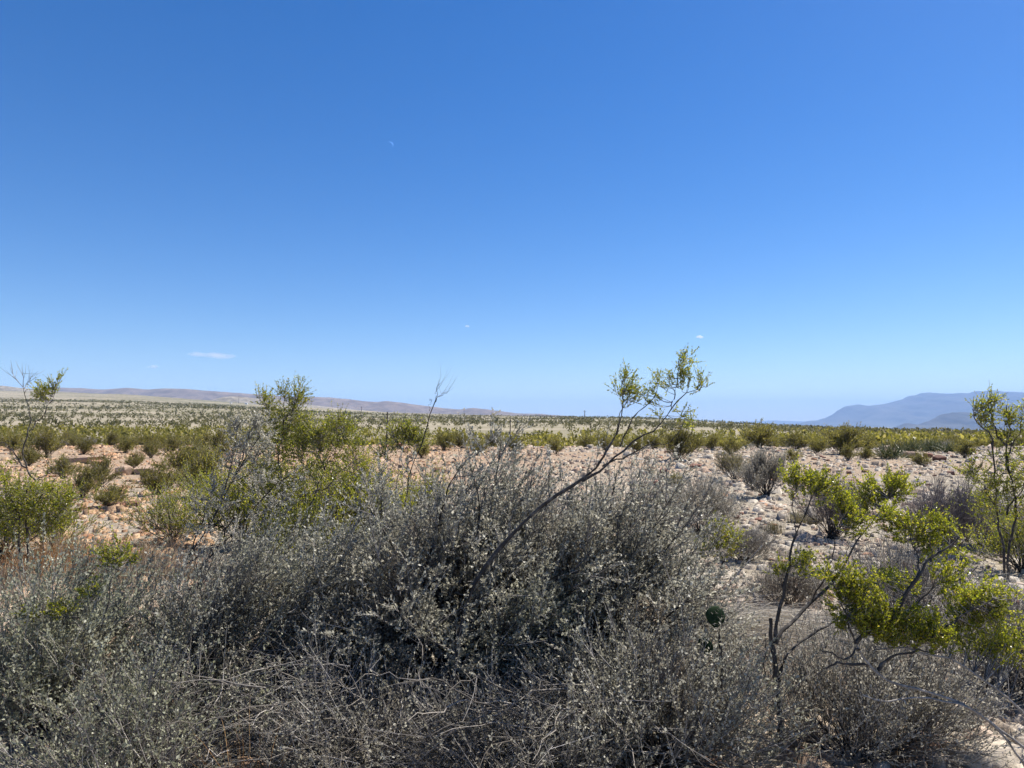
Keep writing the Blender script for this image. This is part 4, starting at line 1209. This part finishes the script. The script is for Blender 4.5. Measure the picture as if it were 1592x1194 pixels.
RM = {k: [rock_mesh(i * 7 + len(k), k, 22 + 3 * i, .8) for i in range(4)] for k in ('rock_tan', 'rock_brown', 'rock_grey', 'rock_orange', 'stone')}
named = [  # px, base py, width px, height px, material, label
    (188, 739, 27, 19, 'rock_tan', 'square tan boulder with dark shaded face, left of the long one'),
    (222, 738, 42, 16, 'rock_tan', 'long tan boulder with dark shaded face, right of the square one'),
    (118, 722, 62, 17, 'rock_tan', 'flat tan rock ledge behind the left creosote'),
    (148, 724, 26, 12, 'rock_orange', 'pinkish block at the right end of the flat ledge'),
    (203, 789, 23, 12, 'rock_brown', 'dark red brown stone on the orange soil left of the grey shrubs'),
    (180, 786, 26, 5, 'rock_brown', 'thin flat reddish slab left of the red brown stone'),
    (219, 752, 22, 7, 'rock_tan', 'flat tan slab below the long tan boulder'),
    (219, 688, 22, 11, 'rock_orange', 'pinkish boulder on the crest behind the two tan boulders'),
    (241, 691, 20, 12, 'rock_brown', 'reddish brown boulder on the crest, right of the pinkish one'),
    (233, 800, 16, 8, 'rock_grey', 'pale grey stone on the orange soil at the edge of the grey shrubs'),
    (599, 697, 12, 7, 'rock_brown', 'dark brown boulder below the fence post, left one'),
    (620, 695, 12, 8, 'rock_brown', 'dark brown boulder below the fence post, right one'),
    (1031, 736, 16, 11, 'rock_brown', 'red brown stone on pink gravel under the leaning branch'),
    (1083, 728, 22, 8, 'rock_brown', 'dark flat stone right of the red brown one'),
    (1095, 746, 10, 8, 'rock_grey', 'small grey rounded stone on the gravel above the round grey shrub'),
    (1020, 754, 12, 10, 'rock_brown', 'small red brown block left of the small green plant'),
    (1127, 770, 8, 5, 'rock_brown', 'small brown stone left of the shadow of the vase shaped shrub'),
    (1187, 784, 14, 6, 'rock_orange', 'reddish stone just below the vase shaped shrub'),
    (1147, 808, 10, 8, 'rock_brown', 'dark brown stone right of the round grey shrub'),
    (1154, 801, 9, 6, 'rock_brown', 'small dark stone above the dark brown stone by the round shrub'),
    (1286, 734, 18, 8, 'rock_brown', 'red brown stone on open ground above the right creosote'),
    (1321, 737, 9, 6, 'rock_brown', 'small brown stone right of the red brown stone above the right creosote'),
    (1420, 712, 22, 13, 'rock_tan', 'yellowish tan boulder on the right crest'),
    (1447, 712, 16, 10, 'rock_brown', 'brown boulder between the yellowish one and the dark one on the crest'),
    (1464, 717, 25, 12, 'rock_brown', 'large dark brown boulder on the right crest'),
    (1480, 739, 14, 8, 'rock_brown', 'brown stone on the slope below the large dark boulder'),
    (1352, 869, 17, 11, 'rock_orange', 'orange stone seen between the stems of the right creosote'),
    (1580, 958, 22, 34, 'rock_brown', 'dark red brown rock at the right edge beside the lime green leaves'),
    (1218, 968, 56, 14, 'rock_orange', 'reddish flat rock ledge behind the forked creosote trunk'),
    (1150, 1035, 34, 12, 'rock_tan', 'tan flat rock below the dry grass mound'),
    (1216, 1008, 12, 16, 'rock_orange', 'orange rock between the forked creosote stems'),
]
for i, (px, py, w, h, k, lab) in enumerate(named):
    p = gp(px, py)
    s = p[1] / F
    o = obj('rock', RM[k][i % 4], None, (p[0], p[1] + w * s * .3, p[2] + h * s * .34))
    o.scale = (w * s * 1.08, w * s * .8, h * s * 1.3)
    o.rotation_euler = (rng.normal(0, .06), rng.normal(0, .06), rng.uniform(-.4, .4))
    tag(o, lab, 'rock', 'larger rocks on the desert ground')

r = np.random.default_rng(91)
stones = []
while len(stones) < 235:
    px, py = r.uniform(-20, 1612), r.uniform(694, 960)
    if 260 < px < 1000 and py > 735: continue
    if px <= 260 and py > 830: continue
    p = gp(px, py)
    if p[1] > 60: continue
    stones.append((px, p))
for i, (px, p) in enumerate(stones):
    s = p[1] / F
    w = np.clip(r.lognormal(math.log(9.5), .3), 7, 18) * s
    w = min(w, 0.5)
    dark = r.uniform() < .38
    k = 'rock_brown' if dark else ('stone' if r.uniform() < .6 else 'rock_orange')
    o = obj('stone', RM[k][i % 4], None, (p[0], p[1], p[2] + w * .1))
    o.scale = (w, w * r.uniform(.6, 1), w * r.uniform(.3, .6))
    o.rotation_euler = (r.normal(0, .15), r.normal(0, .15), r.uniform(0, 6.28))
    where = ('on the ground near ' if p[1] < 20 else 'on the crest ground near ') + landmark(px)
    size = 'small' if w < .17 else 'fist sized' if w < .26 else 'larger'
    tone = 'brown' if dark else ('tan' if k == 'stone' else 'orange')
    tag(o, size + ' ' + tone + ' stone ' + where, 'stone', size + ' ' + tone + ' stones ' + where)


def gravel():
    r = np.random.default_rng(92)
    N = 54000
    u = r.uniform(0, 1, N)
    y = 3.0 * (62 / 3.0) ** (u ** 0.75)
    x = r.uniform(-.9, .9, N) * y
    hidden = ((y < 5.0) & (x / y < 0.25)) | ((x / y > -.42) & (x / y < .12) & (y < 13))
    keep = (r.uniform(0, 1, N) < 0.62 + 0.9 * fbm(x / 2.2, y / 2.2, 77, 3)) & ~(hidden & (r.uniform(0, 1, N) < .9))
    x, y = x[keep], y[keep]
    N = len(x)
    z = gh(x, y)
    s = np.clip(r.lognormal(math.log(.040), .52, N), .014, .24) * (1 + 0.032 * y)
    cube = np.array([[-1, -1, -1], [1, -1, -1], [1, 1, -1], [-1, 1, -1], [-1, -1, 1], [1, -1, 1], [1, 1, 1], [-1, 1, 1]], float) * .5
    fq = np.array([[4, 5, 6, 7], [0, 1, 5, 4], [1, 2, 6, 5], [2, 3, 7, 6], [3, 0, 4, 7]])
    V = cube[None] * (1 + r.normal(0, .22, (N, 8, 3)))
    V[:, 4:, :2] *= .72
    V *= np.stack([r.uniform(.8, 1.5, N), r.uniform(.7, 1.2, N), r.uniform(.32, .8, N)], -1)[:, None]
    a = r.uniform(0, 6.28, N)
    c, sn = np.cos(a)[:, None], np.sin(a)[:, None]
    X = V[..., 0] * c - V[..., 1] * sn; Y = V[..., 0] * sn + V[..., 1] * c
    tl = r.normal(0, .18, N)[:, None]
    Z = V[..., 2] + X * tl
    W = np.stack([X, Y, Z], -1) * s[:, None, None] + np.stack([x, y, z + s * .10], -1)[:, None]
    Q = (np.arange(N)[:, None, None] * 8 + fq[None]).reshape(-1, 4)
    o = obj('gravel', mesh('gravel', W, Q, M['stone']))
    tag(o, 'loose pale angular gravel strewn over the ground', 'gravel', None, 'stuff')


gravel()

# ground litter of fallen twigs under the foreground shrubs
def litter():
    r = np.random.default_rng(93)
    N = 1800
    y = r.uniform(2.3, 5.2, N); x = r.uniform(-.95, .85, N) * y
    a = r.uniform(0, 6.28, N); l = r.uniform(.05, .25, N)
    z = gh(x, y)
    p0 = np.stack([x, y, z + .004], -1)
    e = p0 + np.stack([np.cos(a) * l, np.sin(a) * l, np.zeros(N)], -1)
    e[:, 2] = gh(e[:, 0], e[:, 1]) + r.uniform(.002, .04, N)
    m_ = (p0 + e) / 2 + np.array([0, 0, .015])
    mb = MB(); mb.tubes(bez(p0, m_, e, 4), np.array([1, .9, .8, .5])[None] * r.uniform(.001, .003, N)[:, None], 3)
    o = obj('twig_litter', mb.mesh('twig_litter', M['dead']))
    tag(o, 'fallen dry twigs littering the ground under the foreground shrubs', 'litter', None, 'stuff')


litter()

# ------------------------------------------------------------------ posts, poles, sheds
def post(px, ytop, ybase, Y, w, label, tilt):
    g = base(px, Y)
    top = at(px, ytop, Y)
    h = top[2] - g[2]
    root = thing('fence_post', label, 'fence post', g, 'fence posts across the scrub')
    root.rotation_euler = (0, tilt, 0)
    mb = MB()
    r = np.random.default_rng(int(px))
    P = np.linspace([0, 0, -.1], [0, 0, h], 9)[None] + np.cumsum(r.normal(0, w * .08, (1, 9, 3)), 1) * np.array([1, 1, 0])
    mb.tubes(P, (w / 2 * np.array([1.1, 1.08, 1.05, 1, 1, .97, .95, .9, .6]))[None], 7)
    obj('shaft', mb.mesh('shaft', M['post']), root)
    mb = MB()
    for zz in (.35, .62, .88):
        t = np.linspace(0, 2 * np.pi, 9)
        ring = np.stack([np.cos(t) * w * .56, np.sin(t) * w * .56, np.full(9, h * zz)], -1)[None]
        mb.tubes(ring, np.full((1, 9), .004), 3)
    obj('wire_tie', mb.mesh('wire_tie', M['post']), root)


post(601, 640, 690, 40, .085, 'dark slim wooden fence post standing above the scrub left of the bare stalk', .02)
post(793, 649, 680, 62, .09, 'smaller dark fence post in the scrub above the central shrub', 0.0)
post(917, 655, 680, 85, .09, 'distant thin fence post left of the leaning branch', 0.01)


def pole(px, ytop, Y, label):
    g = base(px, Y)
    h = at(px, ytop, Y)[2] - g[2]
    root = thing('utility_pole', label, 'utility pole', g, 'utility poles on the far slopes')
    mb = MB(); mb.tubes(np.linspace([0, 0, -.5], [0, 0, h], 6)[None], np.linspace(.45, .32, 6)[None], 8)
    obj('pole', mb.mesh('pole', M['post']), root)
    mb = MB(); mb.tubes(np.linspace([-1.6, .4, h - 1.0], [1.6, .4, h - 1.0], 3)[None], np.full((1, 3), .18), 4)
    obj('crossarm', mb.mesh('crossarm', M['post']), root)


pole(909, 638, 790, 'thin utility pole on the pale skyline left of the leaning branch')
pole(562, 632, 1250, 'tiny utility pole below the hills, left of the fence post')
pole(371, 616, 1900, 'tiny utility pole on the slope at the pale foothill')


def shed(px, Y, w, label):
    g = base(px, Y)
    root = thing('shed', label, 'shed', g)
    d, h = w * .7, w * .5
    bm = bmesh.new(); bmesh.ops.create_cube(bm, size=1)
    for v in bm.verts: v.co = (v.co.x * w, v.co.y * d, (v.co.z + .5) * h)
    me = bpy.data.meshes.new('wall'); bm.to_mesh(me); bm.free(); me.materials.append(M['white']); obj('wall', me, root)
    a, b_ = w * .55, d * .55
    V = np.array([[-a, -b_, h], [a, -b_, h], [a, b_, h], [-a, b_, h], [-a, 0, h * 1.4], [a, 0, h * 1.4]]) + np.array([0, 0, .02])
    me = bpy.data.meshes.new('roof'); me.from_pydata([tuple(v) for v in V], [], [(0, 1, 5, 4), (2, 3, 4, 5), (0, 4, 3), (1, 2, 5), (0, 3, 2, 1)]); me.materials.append(M['grey_roof']); obj('roof', me, root)


shed(359, 1750, 4.5, 'tiny white shed left of the pole below the pale foothill')
shed(383, 1750, 6.0, 'tiny white shed right of the pole below the pale foothill')

# ------------------------------------------------------------------ clouds, moon, haze
def cloud(px, py, wpx, hpx, Y, dens_, label, seed, tilt=0.0):
    c = at(px, py, Y)
    k = Y / F
    w, h = wpx * k, hpx * k
    r = np.random.default_rng(seed)
    bm = bmesh.new()
    bmesh.ops.create_icosphere(bm, subdivisions=4, radius=.5)
    for v in bm.verts:
        v.co = (v.co.x * w, v.co.y * w * .6, v.co.z * h)
    me = bpy.data.meshes.new('cloud'); bm.to_mesh(me); bm.free()
    m_, nt, out = newmat('cloud_vapour')
    tc = nt.nodes.new('ShaderNodeTexCoord')
    mp = nt.nodes.new('ShaderNodeMapping')
    mp.inputs['Scale'].default_value = (5.0 / w, 4.0 / w, 1.5 / h)
    mp.inputs['Location'].default_value = (seed * 3.1, seed * 1.7, 0)
    nt.links.new(tc.outputs['Object'], mp.inputs[0])
    nz = nt.nodes.new('ShaderNodeTexNoise'); nz.inputs['Scale'].default_value = 1.0; nz.inputs['Detail'].default_value = 4
    nt.links.new(mp.outputs[0], nz.inputs['Vector'])
    mp2 = nt.nodes.new('ShaderNodeMapping'); mp2.inputs['Scale'].default_value = (2 / w, 2 / (w * .6), 2 / h)
    nt.links.new(tc.outputs['Object'], mp2.inputs[0])
    ln = nt.nodes.new('ShaderNodeVectorMath'); ln.operation = 'LENGTH'
    nt.links.new(mp2.outputs[0], ln.inputs[0])
    fall = nt.nodes.new('ShaderNodeMapRange'); fall.inputs[1].default_value = 1.0; fall.inputs[2].default_value = .1
    fall.inputs[3].default_value = -.6; fall.inputs[4].default_value = .15
    nt.links.new(ln.outputs['Value'], fall.inputs[0])
    ad = nt.nodes.new('ShaderNodeMath'); ad.operation = 'ADD'
    nt.links.new(nz.outputs['Fac'], ad.inputs[0]); nt.links.new(fall.outputs[0], ad.inputs[1])
    mr = nt.nodes.new('ShaderNodeMapRange'); mr.inputs[1].default_value = .3; mr.inputs[2].default_value = .75
    mr.inputs[3].default_value = 0; mr.inputs[4].default_value = dens_ / w
    nt.links.new(ad.outputs[0], mr.inputs[0])
    pv = nt.nodes.new('ShaderNodeVolumePrincipled'); pv.inputs['Color'].default_value = (.98, .97, .97, 1); pv.inputs['Anisotropy'].default_value = .3
    nt.links.new(mr.outputs[0], pv.inputs['Density'])
    nt.links.new(pv.outputs[0], out.inputs['Volume'])
    me.materials.append(m_)
    o = obj('cloud', me, None, c)
    o.rotation_euler = (0, tilt, 0)
    tag(o, label, 'cloud', 'small wisps of cloud low in the sky')


cloud(332, 552, 140, 18, 30000, 9.0, 'thin flat white cloud low over the left hills', 1, .05)
cloud(1087, 524, 38, 9, 30000, 18.0, 'tiny bright cloud wisp right of the leaning branch top', 2, .08)
cloud(238, 570, 40, 10, 32000, 4.0, 'faint cloud wisp left of the flat white cloud', 3)
cloud(727, 507, 18, 8, 30000, 4.0, 'barely visible speck of cloud above the middle of the horizon', 4)


def moon():
    c = at(606.5, 225, 120000)
    R = 5.2 * 120000 / F
    n = 24
    th = np.linspace(-math.pi / 2, math.pi / 2, n)
    outer = np.stack([np.cos(th) * R, np.zeros(n), np.sin(th) * R], -1)
    inner = np.stack([np.cos(th) * R * .62, np.zeros(n), np.sin(th) * R], -1)
    t = R * .15
    V = np.concatenate([outer, inner, outer + [0, t, 0], inner + [0, t, 0]])
    Q = []
    for i in range(n - 1):
        Q += [(i, i + 1, n + i + 1, n + i), (2 * n + i, 3 * n + i, 3 * n + i + 1, 2 * n + i + 1), (i, 2 * n + i, 2 * n + i + 1, i + 1), (n + i, n + i + 1, 3 * n + i + 1, 3 * n + i)]
    m_, nt, out = newmat('moon')
    e = nt.nodes.new('ShaderNodeEmission'); e.inputs['Color'].default_value = (.092, .235, .57, 1); e.inputs['Strength'].default_value = 1.0
    nt.links.new(e.outputs[0], out.inputs['Surface'])
    o = obj('moon', mesh('moon', V, np.array(Q), m_), None, c)
    o.rotation_euler = (0, -math.radians(38), 0)
    tag(o, 'tiny pale crescent moon high in the blue sky', 'moon')


moon()


def haze():
    bm = bmesh.new(); bmesh.ops.create_cube(bm, size=1)
    top, bot = 950.0, -170.0
    for v in bm.verts:
        v.co = (v.co.x * 64000, v.co.y * 64000, bot if v.co.z < 0 else top)
    me = bpy.data.meshes.new('haze'); bm.to_mesh(me); bm.free()
    m_, nt, out = newmat('haze_air')
    pv = nt.nodes.new('ShaderNodeVolumePrincipled')
    pv.inputs['Color'].default_value = (.37, .59, 1.0, 1)
    pv.inputs['Density'].default_value = 5.4e-5
    pv.inputs['Anisotropy'].default_value = 0.0
    nt.links.new(pv.outputs[0], out.inputs['Volume'])
    me.materials.append(m_)
    o = obj('haze', me)
    tag(o, 'pale blue haze in the air over the desert', 'haze', None, 'stuff')


haze()
